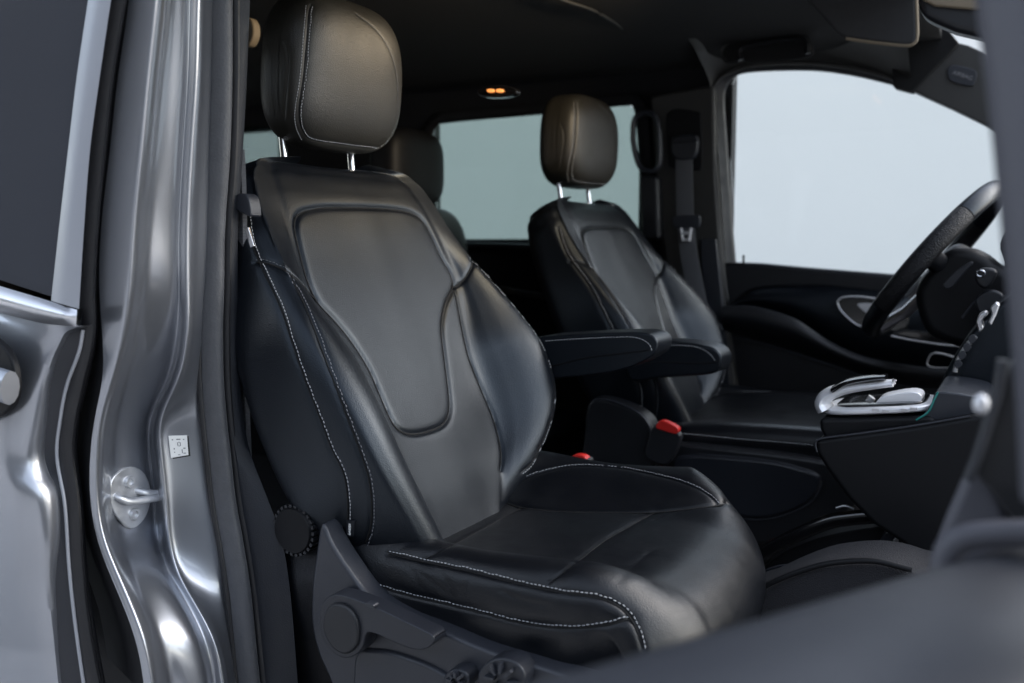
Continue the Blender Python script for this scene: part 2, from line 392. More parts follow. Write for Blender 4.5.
# sticker with small print
h = shoot(pbvh, 180, 446); hp, hn = h
if np.dot(hn, CAM-hp) < 0: hn = -hn
def stick(ptsx, name, m, off, parent):
    V = [aPl(x, y, hp+hn*off, hn) for x, y in ptsx]; k = len(V); B = [v-hn*.004 for v in V]
    return MB().add(V+B, [tuple(range(k)), tuple(range(2*k-1, k-1, -1))]+[(i, (i+1) % k, (i+1) % k+k, i+k) for i in range(k)]).build(name, m, parent)
b0 = stick([(171, 439), (188.5, 436), (190.5, 456), (173, 459)], 'sticker_backing', INK, .0016, van)
b1 = stick([(168.5, 436), (187, 435.5), (188.5, 455), (171, 458)], 'sticker', PAPER, .0024, van)
mb = MB(); e1 = aPl(187, 435.5, hp, hn)-aPl(168.5, 436, hp, hn); e2 = aPl(171, 458, hp, hn)-aPl(168.5, 436, hp, hn); o1 = aPl(168.5, 436, hp+hn*.0027, hn)
for (u, v, du, dv) in [(.15, .15, .08, .05), (.4, .14, .22, .05), (.75, .15, .08, .05), (.42, .30, .05, .16), (.56, .30, .05, .16), (.47, .28, .1, .03), (.47, .45, .1, .03), (.2, .55, .06, .07), (.2, .72, .06, .05), (.62, .62, .05, .18), (.72, .55, .12, .05), (.70, .78, .14, .04), (.4, .85, .12, .03)]:
    q = o1+e1*(u)+e2*(v); mb.add([q, q+e1*du, q+e1*du+e2*dv, q+e2*dv], [(0, 1, 2, 3)])
mb.build('sticker_print', GREYT, b1, angle=180)
# ---- roof lining
Gh = []
for X in np.linspace(-3.6, -.20, 40):
    fx = .02*max(0, X+.2)
    Gh.append([(X, Y, 2.115-.05*abs((Y-1.63)/.85)**3-fx) for Y in np.linspace(.80, 2.46, 26)])
MB().grid(Gh).build('headliner', LINER, van, solid=.02)
MB().box((-1.95, 1.63, 2.19), (1.75, .98, .02)).build('roof_skin', PAINT, van, bev=.01)
sm_ = [(540, -12), (563, 0), (590, 9), (607, 18), (625, 30), (634, 40), (641, 56), (646, 72), (654, 92)]
MB().tube(cr([aZ(x, y, 2.098) for x, y in sm_], 60), .004, 8, .003).build('headliner_seam', RAIL, van)
# raised front section of the lining, to the right of the seam
# ---- far side: window surround
wo = [(736, 262), (732, 210), (728, 150), (725, 105), (726, 90), (732, 80), (742, 74), (768, 71.5), (810, 71), (840, 74), (873, 80.5), (913, 92), (953, 110), (990, 128), (1060, 168)]
W1 = cr(wo, 110); Gr = []
for i, (x, y) in enumerate(W1):
    p = aY(x, y, 2.47); j = max(1, min(len(W1)-2, i)); t = W1[j+1]-W1[j-1]; t /= np.linalg.norm(t); nx, ny = t[1], -t[0]
    def o(dpx, Y): return aY(x+nx*dpx, y+ny*dpx, Y)
    Gr.append([o(1, 2.50), o(0, 2.475), o(3, 2.465), o(9, 2.46), o(10, 2.455)])
MB().grid(Gr).build('window_surround', RUB, van, angle=70)
# weatherstrip round the driver door opening
ws = [(727, 300), (722, 262), (718, 200), (714, 140), (712, 105), (713, 90), (718, 80), (728, 73), (750, 66), (790, 63), (830, 65), (866, 71), (905, 82)]
pline(ws, 2.45, .0055, 'weatherstrip', RAIL, van, 90)
pline([(717, 300), (714, 250), (711, 190), (708, 140), (706.5, 110), (707, 96)], 2.445, .0035, 'weatherstrip_edge', BEIGE, van, 60)
# roof side rail (curves from the strip up to the lining)
rl = [(712, 92), (718, 78), (730, 70), (760, 62), (800, 59), (840, 63), (880, 74), (912, 90)]
R1 = cr(rl, 60); Gr = []
for i, (x, y) in enumerate(R1):
    a = aY(x, y+4, 2.47); b = aY(x, y-1, 2.45); z = a[2]
    Gr.append([a, b, b+np.array([0, -.03, .025]), b+np.array([.0, -.08, .05]), np.array([b[0], b[1]-.16, max(2.075, b[2]+.05)]), np.array([b[0], b[1]-.26, 2.10])])
MB().grid(Gr).build('roof_rail', RAIL, van, angle=80)
# A pillar trim with badge
AP = [(913, 91), (953, 109), (990, 127), (1060, 165), (1060, 90), (1003, 66), (984, 52), (968, 45), (956, 42), (935, 62)]
plate([(885, -20), (945, -20), (946, 27), (959, 43), (935, 68), (912, 92), (893, 87)], 2.425, .05, 'roof_corner', LINER, van, .004, smooth=False)
plate(AP, 2.44, .05, 'pillar_cover', RAIL, van, .004, smooth=False)
MB().tube(cr([aY(x, y, 2.435) for x, y in [(912, 92), (934, 67), (957, 41)]], 20), .0035, 8).build('cover_gap', DARK, van)
bd = plate([(948, 69), (953, 65), (972, 69), (977, 74), (974, 84), (970, 86), (953, 82), (948, 77)], 2.434, .01, 'airbag_badge', SHIELD, van, .002)
def text(body, size, m, parent, org, ex, ey, name='lettering'):
    cu = bpy.data.curves.new(name, 'FONT'); cu.body = body; cu.size = size; cu.extrude = .0004; cu.align_x = 'CENTER'; cu.align_y = 'CENTER'
    ob = bpy.data.objects.new(name, cu); COL.objects.link(ob)
    dg = bpy.context.evaluated_depsgraph_get(); me = bpy.data.meshes.new_from_object(ob.evaluated_get(dg)); bpy.data.objects.remove(ob)
    ex = np.array(ex)/np.linalg.norm(ex); ey = np.array(ey)-ex*np.dot(ey, ex); ey /= np.linalg.norm(ey); ez = np.cross(ex, ey)
    mb = MB(); mb.add([np.array(org)+ex*v.co.x+ey*v.co.y+ez*v.co.z for v in me.vertices], [tuple(p.vertices) for p in me.polygons])
    return mb.build(name, m, parent, angle=30)
q = aY(962.5, 75.5, 2.4325); text('AIRBAG', .013, GREYT, bd, q, aY(972, 78.5, 2.4325)-aY(952, 72, 2.4325), (0, 0, 1))
# near edge: bright warm line of rail between visor and mirror is warm light put into the BEIGE edging of the visor
# ---- far B pillar trim with belt panel and lower light part
plate([(650, 96), (714, 84), (716, 180), (722, 262), (728, 330), (740, 420), (690, 420), (664, 260), (655, 180)], 2.44, .06, 'far_pillar_trim', RAIL, van, .01, smooth=False)
plate([(700, 239), (716, 239), (722, 300), (732, 400), (706, 400)], 2.432, .03, 'far_pillar_lower_trim', SHIELD, van, .004, smooth=False)
plate([(668, 113), (697, 112), (701, 120), (702, 166), (697, 170), (672, 168), (668, 160)], 2.435, .01, 'belt_slider_panel', DARK, van, .003)
pline([(633, 140), (634, 122), (640, 114), (650, 113), (657, 120), (660, 142), (659, 165), (650, 171), (641, 168), (636, 156), (633, 140)], 2.40, .010, 'grab_handle', SHIELD, van, 70, .007)
plate([(638, 174), (658, 176), (660, 240), (641, 240)], 2.41, .04, 'pillar_grip', SOFT, van, .012, smooth=False)
plate([(652, 176), (672, 170), (680, 262), (660, 262)], 2.45, .03, 'pillar_gap_panel', DARK, van, .004, smooth=False)
# ---- far side behind the driver: panels and windows
def yz(a, b, z0, z1, Y, th=.04): return ((a+b)/2, Y+th/2, (z0+z1)/2), ((b-a)/2, th/2, (z1-z0)/2)
side = MB()
p1 = aY(640, 238, 2.5); zw = aY(520, 239, 2.5)[2]
x_l = aY(436, 180, 2.5)[0]; x_r = aY(639, 180, 2.5)[0]; ztop = 1.965
side.box(*yz(-3.6, -.70, .85, zw, 2.5)); side.box(*yz(-3.6, -.70, ztop+.02, 2.13, 2.5))
xa = aY(278, 145, 2.5)[0]
side.box(*yz(xa, x_l-.01, zw, ztop+.02, 2.5)); side.box(*yz(-3.6, -3.2, zw, ztop+.02, 2.5)); side.box(*yz(x_r, -.70, zw, ztop+.02, 2.5))
side.box(*yz(-.75, .6, .5, 1.10, 2.5))
side.build('far_side_panel', DARK, van)
def rwin(outline, name):
    o_ = plate(outline, 2.485, .006, name, GTINT, van, None); return o_
wr = [(434, 180), (433, 136), (437, 127), (448, 123), (543, 114.5), (600, 108.5), (626, 106), (634, 110), (638, 150), (640, 200), (641, 238), (600, 239.5), (520, 240), (450, 238), (440, 230)]
rwin(wr, 'rear_side_window')
rwin([(150, 140), (230, 128), (262, 127), (274, 130), (278, 145), (278, 230), (150, 235)], 'rear_corner_window')
# dark window border: frame ring standing just inside the glass
def frame_ring(outl, Y, wpx, name, m):
    P = cr(outl, 120, True); c = P.mean(0); G = []
    for i in range(len(P)):
        t = P[(i+1) % 120]-P[i-1]; t /= np.linalg.norm(t)+1e-9; n_ = np.array([t[1], -t[0]])
        if np.dot(n_, P[i]-c) < 0: n_ = -n_
        G.append([aY(*(P[i]), Y+.03), aY(*(P[i]), Y), aY(*(P[i]+n_*wpx*.3), Y-.008), aY(*(P[i]+n_*wpx), Y-.004), aY(*(P[i]+n_*wpx), Y+.03)])
    MB().grid(G, cv=True).build(name, m, van, angle=60)
frame_ring(wr, 2.46, 12, 'window_frame', DARK)
# rear-side lower trim ledges in the dark behind the seats
pline([(455, 246), (500, 247), (560, 249), (640, 250)], 2.42, .012, 'side_ledge', SOFT, van, 30)
pline([(500, 290), (530, 296), (560, 299), (600, 300)], 2.40, .014, 'side_armrest', SOFT, van, 30)
MB().box((-3.62, 1.63, 1.5), (.02, .9, .65)).build('tailgate_panel', DARK, van)
# near side behind the pillar, so the cabin is closed
MB().box((-2.3, .86, 2.06), (1.33, .03, .09)).build('near_roof_side', DARK, van)
MB().box((-2.35, .86, 1.15), (1.3, .03, .35)).build('near_side_panel', DARK, van)
# rear reading lamp (lit)
lamp = plate([(477, 92), (483, 87), (500, 84.5), (514, 88), (516, 93), (505, 97), (484, 97)], 1.75, .02, 'reading_lamp', GLOSS, van, .003)
for dx in (0, 9):
    plate([(487+dx, 89.5), (492+dx, 89), (493+dx, 91.5), (488+dx, 92)], 1.743, .008, 'lamp_lens', LIP, lamp, .001)
plate([(242, 22), (247, 17), (252, 22), (253, 34), (249, 44), (244, 46), (241, 40)], 1.3, .02, 'coat_hook', BEIGE, van, .004)
# ceiling grab handle above the driver window
MB().tube(cr([aY(x, y, 2.30) for x, y in [(741, 60), (739, 52), (743, 47), (755, 44), (780, 40), (800, 38.5), (807, 43), (808, 54)]], 50), .008, 10, .006).build('ceiling_grab_handle', DARK, van)
plate([(722, 50), (728, 43), (760, 37), (800, 35), (811, 43), (812, 55), (790, 60), (740, 63), (724, 62)], 2.32, .01, 'handle_recess', LINER, van, .004)
pline([(726, 60), (722, 55), (724, 47), (735, 41), (762, 36.5), (796, 34.5), (808, 40), (812, 52)], 2.318, .0022, 'recess_edge', RAIL, van, 50)
# lit warm overhead lamp between the sun visors (it warms the headrests and the upper trim)
oc = MB().box((-.36, 1.63, 2.085), (.10, .11, .014)).build('overhead_console', RAIL, van, bev=.006)
MB().box((-.462, 1.63, 2.072), (.003, .075, .010)).build('lamp_lens', LIP, oc, bev=.001)
ol = bpy.data.lights.new('overhead_lamp', 'AREA'); ol.shape = 'RECTANGLE'; ol.size = .15; ol.size_y = .03; ol.spread = math.radians(115); ol.energy = .8; ol.color = (1, .80, .54)
olo = bpy.data.objects.new('overhead_lamp', ol); COL.objects.link(olo); olo.location = (-.47, 1.63, 2.07)
olo.rotation_euler = Vector((-.95, 0, -.2)).to_track_quat('-Z', 'Y').to_euler()
# floor and sill
MB().box((-1.5, 1.63, .82), (2.1, .88, .03)).build('cabin_floor', CARP, van)
MB().box((-.2, .88, .86), (.62, .05, .05)).build('door_sill', TRIM, van, bev=.015)
MB().box((-1.5, 1.63, .5), (2.1, .85, .28)).build('underbody', DARK, van)

# ================================================================== SLIDING DOOR
sd = thing('sliding_door', 'dark grey painted sliding door with tinted window and bright trim strip, left of the pillar', 'car door', (-1.2, .7, .9))
zz = lambda pts, Y: [aY(x, y, Y) for x, y in pts]
plate([(-260, -40), (92, -40), (88, 0), (77, 75), (68, 150), (59, 228), (53, 297), (0, 280), (-260, 200)], .712, .006, 'door_window', GDARK, sd, None, smooth=False)
fr_r = cr([(116, -30), (111, 0), (100, 75), (90, 150), (84, 228), (79, 309)], 60); fr_l = cr([(92, -30), (88, 0), (77, 75), (68, 150), (59, 228), (51, 301)], 60)
MB().grid([[aY(*a, .716), aY(*a, .705), aY(a[0]*.5+b[0]*.5, a[1]*.5+b[1]*.5, .703), aY(*b, .706), aY(*b, .73)] for a, b in zip(fr_l, fr_r)]).build('window_frame', FRAME, sd, angle=50)
tp = cr([(-120, 250), (-40, 273), (0, 286), (40, 298), (77, 310)], 50); bt = cr([(-120, 281), (-40, 303), (0, 314), (40, 323), (76, 327)], 50)
Gc = []
for i, (a, b) in enumerate(zip(tp, bt)):
    row = []
    for t in np.linspace(0, 1, 12):
        x, y = a*(1-t)+b*t; e = 1-.9*max(0, (i-46)/3); row.append(aY(x, y, .704-.010*math.sin(math.pi*t)*e))
    Gc.append(row)
MB().grid(Gc).build('trim_strip', SATIN, sd)
# door skin, bulging outward, rolling in at the leading edge
dl = [(80, 326), (66, 332), (60, 342), (53, 357), (47, 375), (43, 390), (38, 428), (35.5, 456), (39, 475), (47, 498), (50, 538), (49, 588), (54, 642), (60, 700)]
D1 = cr(dl, 90); Gd = []
for x, y in D1:
    row = []
    s = min(1, max(0, (y-326)/360))
    bul = .022*math.sin(math.pi*min(1, s*1.1))
    for t in np.linspace(0, 1, 50):
        xx = -260*(1-t)+x*t; yy = (y+(-260-x)*(-.0)+(xx-x)*(.40 if y < 345 else .40*math.exp(-(y-345)/90)+.06))
        edge = .016*max(0, (t-.94)/.06)**2
        row.append(aY(xx, yy, .705-bul*(1-max(0, t-.9)*8)+edge*.3))
    q = row[-1]; row.append(q+np.array([.0, .006, 0])); row.append(q+np.array([-.004, .02, 0])); Gd.append(row)
MB().grid(Gd).build('door_skin', PAINT, sd, angle=55)
# jamb face of the door
jr = cr([(82, 312), (81, 345), (69, 378), (62, 415), (58, 455), (66, 505), (70, 565), (76, 622), (88, 700)], 90)
MB().grid([[aY(*a, .712), aY(a[0]*.4+b[0]*.6, a[1]*.4+b[1]*.6, .722), aY(*b, .728), aY(*b, .76)] for a, b in zip(D1, jr)]).build('door_jamb', LEVER, sd, angle=50)
pline([(83, 330), (79, 352), (67, 385), (60.5, 418), (57, 456), (65, 505), (69, 565), (75, 622), (86, 700)], .726, .0022, 'jamb_bead', FRAME, sd, 80)
# handle bowl and handle
bowl = [(-60, 330), (-20, 332), (2, 346), (13, 366), (15, 392), (8, 410), (-12, 420), (-60, 420)]
plate(bowl, .672, .01, 'handle_bowl', DARK, sd, .003)
pline([(-90, 380), (-40, 382), (-5, 384), (10, 388)], .662, .012, 'door_handle', PAINT, sd, 30, .02)

# ================================================================== SEATS
YC = 1.19; RHO = math.radians(24)
OB = aY(470, 520, 1.17); OB = np.array([OB[0], YC, OB[2]])
BU = np.array([-math.sin(RHO), 0, math.cos(RHO)]); BN = np.array([math.cos(RHO), 0, math.sin(RHO)]); BW = np.array([0, 1., 0])
seat = thing('front_passenger_seat', 'large black leather seat with pale stitching nearest the open doorway', 'car seat', (-.60, YC, .86), 'front seats')
VV = [-.06, -.02, .05, .10, .20, .30, .36, .42, .48, .530, .562, .582, .590]
AL = [.185, .215, .250, .268, .281, .278, .268, .255, .243, .230, .210, .165, .09]
AA = [.09, .128, .204, .256, .292, .287, .268, .255, .243, .230, .210, .165, .09]
HH = [.050, .060, .072, .076, .072, .050, .032, .014, .002, -.004, -.008, -.012, -.014]
HF_ = [-.035, -.022, .034, .060, .074, .052, .034, .014, .002, -.004, -.008, -.012, -.014]
FH = [-.01, -.005, 0, 0, 0, 0, 0, 0, 0, -.004, -.012, -.024, -.038]     # front centre
BK = [-.09, -.10, -.11, -.115, -.12, -.12, -.12, -.12, -.115, -.108, -.10, -.088, -.070]
def bsec(v):
    a = hermite(VV, AA, v); al = hermite(VV, AL, v); H = hermite(VV, HH, v); f0 = hermite(VV, FH, v); bk = hermite(VV, BK, v)
    def hv(H): return [(0, f0), (.25, f0), (.46, f0+.002), (.54, f0+.12*(H-f0)), (.62, f0+.42*(H-f0)), (.71, f0+.73*(H-f0)), (.80, f0+.94*(H-f0)), (.87, H), (.93, H-.004), (.975, H-.016), (1.0, min(H*.6-.030, H-.034)), (.985, min(-.045, bk*.6, H-.036)), (.93, bk*.85), (.80, bk), (.4, bk-.004), (0, bk-.004)]
    ks = .45*sm(v, .24, .40)
    def push(w_): return w_ if w_ < .40 or w_ > .92 else (1-(1-w_)*(1-ks) if w_ > .5 else w_+(ks*.4))
    right = [(w_*a, h_) for w_, h_ in [(push(p_), q_) if k_ < 8 else (p_, q_) for k_, (p_, q_) in enumerate(hv(hermite(VV, HF_, v)))]]; left = [(-w_*al, h_) for w_, h_ in [(push(p_), q_) if k_ < 8 else (p_, q_) for k_, (p_, q_) in enumerate(hv(H))][1:-1]][::-1]
    return right+left
def bsurf():
    rows = []
    for v in np.r_[np.linspace(-.06, .53, 252), np.linspace(.532, .590, 38)]:
        s = cr(bsec(v), 440, True)
        rows.append([OB+BU*v+BN*h_+BW*w_ for w_, h_ in s])
    return rows
G = bsurf(); nc = 440
V = [p for r in G for p in r]; F = []
for i in range(len(G)-1):
    for j in range(nc): F.append((i*nc+j, i*nc+(j+1) % nc, (i+1)*nc+(j+1) % nc, (i+1)*nc+j))
F.append(tuple(range(nc))); F.append(tuple((len(G)-1)*nc+j for j in range(nc)))
bv = bvhof(V, F); ctr = (400, 320)
s1 = [(246, 205), (249, 230), (253, 248), (263, 271), (280, 308), (293, 348), (307, 388), (320, 421), (330, 448), (343, 475), (347, 505), (346, 535)]
s2 = [(289, 271), (303, 301), (317, 335), (330, 371), (343, 408), (353, 434), (361, 456), (368, 478), (371, 502), (370, 528), (363, 548)]
yl = [(254, 262), (266, 262), (278, 266), (290, 272), (302, 283), (312, 294), (316, 298)]
ins = [(310, 209), (303, 211), (297, 217), (296, 228), (301, 251), (308, 277), (314, 292), (321, 304), (337, 321), (353, 341), (370, 368), (383, 398), (390, 414), (396, 425), (405, 432), (417, 433.5), (432, 430), (443, 425), (449, 417), (451, 404), (449, 384), (446, 360), (443, 335), (443, 320), (447, 302), (453, 290), (455, 283), (450, 270), (443, 258), (436, 243), (430, 230), (424, 220), (414, 213), (398, 209), (370, 207), (340, 206.5), (322, 207)]
yr = [(455, 287), (461, 283), (467, 275), (473, 264), (479, 254)]
br = [(456, 290), (460, 312), (465, 338), (470, 358), (478, 379), (486, 398), (494, 418), (499, 436), (502, 455), (501, 470)]
so = [(479, 254), (497, 277), (515, 300), (531, 324), (544, 350), (552, 372), (556, 395), (555, 418), (549, 440), (538, 459), (522, 472)]
tpS = [(246, 200), (243, 180), (247, 167), (256, 160.5), (270, 158.5), (300, 158), (350, 162), (392, 171), (420, 184), (440, 203), (458, 228), (479, 254)]
L = {k: on_surface(bv, v, ctr) for k, v in dict(s1=s1, s2=s2, yl=yl, ins=ins+[ins[0]], yr=yr, br=br, so=so, tp=tpS).items()}
V2 = groove(V, F, [(L['s1'], .0022, .0022, .0012, .007), (L['s2'], .0024, .0022, .0010, .007), (L['yl'], .0028, .0026, .0009, .007), (L['ins'], .0038, .0034, .0012, .008), (L['yr'], .0032, .0028, .001, .008), (L['br'], .0034, .003, .0008, .008), (L['so'], .002, .002, .001, .006)])
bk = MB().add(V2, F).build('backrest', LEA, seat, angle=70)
bv2 = bvhof(V2, F)
def piping(parent, lines, m=STITCH, name='stitching', **k):
    for ln, sd_ in lines:
        mb = MB(); stitches(mb, ln, bv2_, side=sd_, **k); mb.build(name, m, parent, angle=180)
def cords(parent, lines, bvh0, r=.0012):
    """shade line built as a near-black cord: the seam at the bottom of each groove"""
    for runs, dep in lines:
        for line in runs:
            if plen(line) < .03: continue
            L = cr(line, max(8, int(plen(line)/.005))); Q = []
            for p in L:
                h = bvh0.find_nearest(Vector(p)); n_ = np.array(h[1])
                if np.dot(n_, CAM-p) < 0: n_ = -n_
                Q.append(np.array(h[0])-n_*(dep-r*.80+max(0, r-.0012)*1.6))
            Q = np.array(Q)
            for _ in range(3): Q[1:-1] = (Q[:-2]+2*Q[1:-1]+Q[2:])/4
            MB().tube(cr(Q, len(Q)*2), r, 6, taper=lambda t: max(.25, 1-max(0, abs(t-.5)*2-.92)*9)).build('seam_shade', SEAM_SHADE, parent)
bv2_ = bv2
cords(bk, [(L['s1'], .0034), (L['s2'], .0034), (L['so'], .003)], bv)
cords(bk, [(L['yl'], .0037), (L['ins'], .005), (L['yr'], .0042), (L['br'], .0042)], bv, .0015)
piping(bk, [(L['s1'], .0042)]); piping(bk, [(L['so'], .004)]); piping(bk, [(L['s2'], .0038)], STITCHD); piping(bk, [(L['yl'], .003)], STITCHD, gap=.0045, r=.0004)
# care tag on the side bolster
h = shoot(bv2, 351, 527); q, nn = h
if np.dot(nn, CAM-q) < 0: nn = -nn
def tagplate(bvh, pts, name, m, parent, th=.002, toward=None):
    V_ = []
    for x, y in pts:
        hh = shoot(bvh, x, y, toward); V_.append(hh[0])
    V_ = np.array(V_); return V_
T = tagplate(bv2, [(348, 519), (356, 520), (354, 535), (347, 537)], '', None, None); k = 4
tg = MB().add(list(T+nn*.003)+list(T-nn*.001), [(0, 1, 2, 3), (7, 6, 5, 4)]+[(i, (i+1) % 4, (i+1) % 4+4, i+4) for i in range(4)]).build('airbag_tag', TRIM, bk)
c_ = T.mean(0)+nn*.0036
text('AIRBAG', .0052, PAPER, tg, c_, T[3]-T[0], T[0]-T[1])
# posts
def posts(pts, par):
    for x0, y0, x1, y1 in pts:
        a = aY(x0, y0, 1.10 if x0 < 320 else 1.255); b = aY(x1, y1, 1.10 if x0 < 320 else 1.255)
        MB().tube([b, a*.5+b*.5, a], .0055, 14).build('headrest_post', CHROME, par)
hr_c = aY(337, 78, YC-.01)
LN = math.radians(-4)
HX = np.array([math.cos(LN), 0, -math.sin(LN)*-1]); HZ = np.array([-math.sin(LN)*1, 0, math.cos(LN)]); 
def hfn(q):
    x, y, z = q[:, 0].copy(), q[:, 1].copy(), q[:, 2].copy()
    wy = 1-.10*np.clip(z, 0, 1)**2*1.6-.16*np.clip(-z, 0, 1)**3
    yy = y*wy
    xx = x*(1-.10*np.abs(z)**3)-.09*y*y*(x > 0)-.30*y*y*(x <= 0)*-1*.6
    xx = xx+.10*(1-z*z)*(x > .2)
    return np.column_stack([xx, yy, z])
hC = np.array([-.957, YC-.004, 1.855])
HV, HF = sellip(hC, (.056, .131, .113), [HX, BW, HZ], 4.4, 90, hfn)
hb = bvhof(HV, HF); hctr = (345, 80)
hs1 = [(311, 5), (309, 15), (308, 33), (306, 56), (304, 77), (301, 95), (299, 110), (300, 125), (306, 137), (318, 142), (340, 145), (362, 148), (380, 149), (391, 145), (398, 134)]
hs2 = [(306, 5), (303.5, 33), (300, 77), (295, 110), (296, 127), (302, 140)]
hs3 = [(394, 136), (397, 118), (398, 100), (397, 80), (393, 60), (385, 42), (373, 27), (356, 14)]
hs4 = [(284, 42), (287, 50), (288, 66), (286, 90), (284, 118)]
LH = {k: on_surface(hb, v, hctr) for k, v in dict(a=hs1, b=hs2, c=hs3, d=hs4).items()}
HV2 = groove(HV, HF, [(LH['a'], .0022, .0020, .0012, .006), (LH['c'], .0006, .0014, .0002, .004), (LH['d'], .0012, .002, .0, .005)])
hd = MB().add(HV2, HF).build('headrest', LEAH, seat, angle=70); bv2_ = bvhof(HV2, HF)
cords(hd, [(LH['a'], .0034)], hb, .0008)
piping(hd, [(LH['a'], .0035), (LH['b'], 0)], gap=.0042, ln=.003, r=.0005); piping(hd, [(LH['c'], 0)], STITCHD, gap=.0042, ln=.003, r=.0005)
posts([(281, 125, 285, 166), (349, 140, 352, 172)], seat)
# cushion
CP = [(-.86, 1.185), (-.76, 1.187), (-.66, 1.192), (-.56, 1.197), (-.46, 1.203), (-.38, 1.206), (-.345, 1.199), (-.313, 1.182), (-.294, 1.152), (-.291, 1.115), (-.302, 1.07), (-.33, 1.03)]
path = cr(CP, 240)
tt = np.gradient(path, axis=0); tt /= np.linalg.norm(tt, axis=1)[:, None]; nrm = np.column_stack([-tt[:, 1], tt[:, 0]])
G = []
for i, (px_, pz_) in enumerate(path):
    s = i/239; L_ = px_
    mxi = int(np.argmax(path[:, 0])); ahead = i > mxi
    nose = 1 if ahead else sm(px_, -.42, path[mxi, 0]); cor = 1 if ahead else sm(px_, -.52, path[mxi, 0])
    b_ = .253-.010*sm(-px_, .5, .8)-.012*nose
    H = .030*(1-.75*nose)+.012*sm(-px_, .55, .75)
    fl = 1-.25*nose
    half = [(0, -.004), (.3, -.003), (.52, 0), (.62, .004), (.72, H*.75), (.82, H), (.91, H*.86), (.975, H*.3), (1.0, -.016), (1.0-.012*nose, -.04*fl), (.985-.035*nose, -.075*fl), (.95-.05*nose, -.115*fl)]
    sec = cr([(w_*b_, h_) for w_, h_ in half], 190); Hf = H*1.6
    hf = [(0, -.004), (.3, -.003), (.45, .001), (.60, Hf*.34), (.74, Hf*.78), (.86, Hf), (.94, Hf*.93), (.985, Hf*.5), (1.0, -.010)]+half[-3:]
    far = cr([(w_*b_, h_) for w_, h_ in hf], 190)
    sec = np.vstack([np.column_stack([-sec[::-1, 0], sec[::-1, 1]])[:-1], far])
    row = []
    for w_, h_ in sec:
        set_ = -(.10 if w_ > 0 else .062)*(abs(w_)/b_)**3*cor
        hp_, hn_ = max(h_, -.012), min(h_+.012, 0)
        row.append(np.array([px_+nrm[i, 0]*hp_+set_, YC-.01+w_, pz_+nrm[i, 1]*hp_+hn_]))
    G.append(row)
nc = len(G[0]); V = [p for r in G for p in r]; F = []
for i in range(len(G)-1):
    for j in range(nc-1): F.append((i*nc+j, i*nc+j+1, (i+1)*nc+j+1, (i+1)*nc+j))
cb = bvhof(V, F); cc = (560, 540)
lowS = [(363, 571), (366, 578), (373, 585), (403, 595), (437, 603), (486, 615), (521, 624), (563, 629), (600, 627), (620, 622), (632, 619)]
upS = [(387, 553), (417, 560), (457, 568), (486, 575), (521, 584), (563, 593), (595, 597), (612, 602), (624, 609), (633, 620), (639, 634), (643, 650)]
topS = [(511, 484), (525, 478), (542, 472), (575, 465.5), (617, 467), (640, 471), (658, 475), (680, 481), (700, 489), (712, 497), (718, 503)]
crS = [(480, 502), (500, 500), (521, 506), (563, 510), (612, 511), (650, 511), (680, 508.5), (700, 506), (718, 504), (728, 502)]
t1 = [(654, 511), (630, 524), (604, 539), (578, 559), (548, 582)]
t2 = [(521, 506), (486, 525), (456, 541), (424, 558)]
cre = [[(655, 520), (672, 512)], [(400, 548), (430, 536), (470, 518)], [(430, 566), (444, 577), (450, 590)], [(404, 561), (414, 575), (420, 588)], [(470, 580), (462, 596)], [(618, 582), (634, 566), (650, 551)], [(500, 590), (520, 600), (545, 606)], [(415, 570), (440, 588), (452, 596)]]
LC = {k: on_surface(cb, v, cc) for k, v in dict(lo=lowS, up=upS, top=topS, cr=crS, t1=t1, t2=t2).items()}
gl = [(LC['lo'], .0024, .0022, .0016, .008), (LC['up'], .0024, .0022, .0014, .008), (LC['top'], .0020, .002, .0012, .007), (LC['cr'], .0028, .0028, .0016, .010), (LC['t1'], .0020, .0020, .0018, .010), (LC['t2'], .0020, .0020, .0018, .010)]
for c_ in cre: gl.append((on_surface(cb, c_, cc), .0005, .0020, .0006, .008))
V2 = groove(V, F, gl)
# soft random hollows of a used cushion
cu_ = MB().add(V2, F).build('cushion', LEAW, seat, angle=80); bv2_ = bvhof(V2, F)
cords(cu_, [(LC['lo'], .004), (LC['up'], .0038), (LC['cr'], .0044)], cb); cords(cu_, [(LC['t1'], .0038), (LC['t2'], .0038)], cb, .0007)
piping(cu_, [(LC['lo'], .0038)]); piping(cu_, [(LC['up'], .0036)]); piping(cu_, [(LC['top'], .003)], STITCH, r=.0005)
# cushion underside skirt
MB().grid([[r[0], r[0]+np.array([0, .01, -.10]), r[-1]+np.array([0, -.01, -.10]), r[-1]] for r in G[::12]]).build('cushion_frame', DARK, seat)

# everything so far belongs to both front seats; the driver's is a copy with its own armrest
def copy_tree(o, parent=None):
    c = o.copy(); COL.objects.link(c); c.parent = parent
    for ch in list(o.children): copy_tree(ch, c)
    return c
dseat = copy_tree(seat); dseat.name = 'driver_seat'
dseat.location = (seat.location[0]+.045, seat.location[1]+.925, seat.location[2]-.004)
hinge = np.array([OB[0]+.0, 0, OB[2]-.04])-np.array([seat.location[0], 0, seat.location[2]])
from mathutils import Matrix
Mh = Matrix.Translation(Vector(hinge)) @ Matrix.Rotation(math.radians(-3.2), 4, 'Y') @ Matrix.Translation(-Vector(hinge))
for ch in dseat.children:
    if ch.name.split('.')[0] in ('backrest', 'headrest', 'headrest_post'): ch.matrix_local = Mh
    if ch.name.split('.')[0] == 'headrest':
        hl = Vector(hC)-seat.location; ch.matrix_local = Mh @ Matrix.Translation(hl+Vector((-.012, 0, .004))) @ Matrix.Diagonal((1.08, 1.06, .95, 1)) @ Matrix.Translation(-hl)
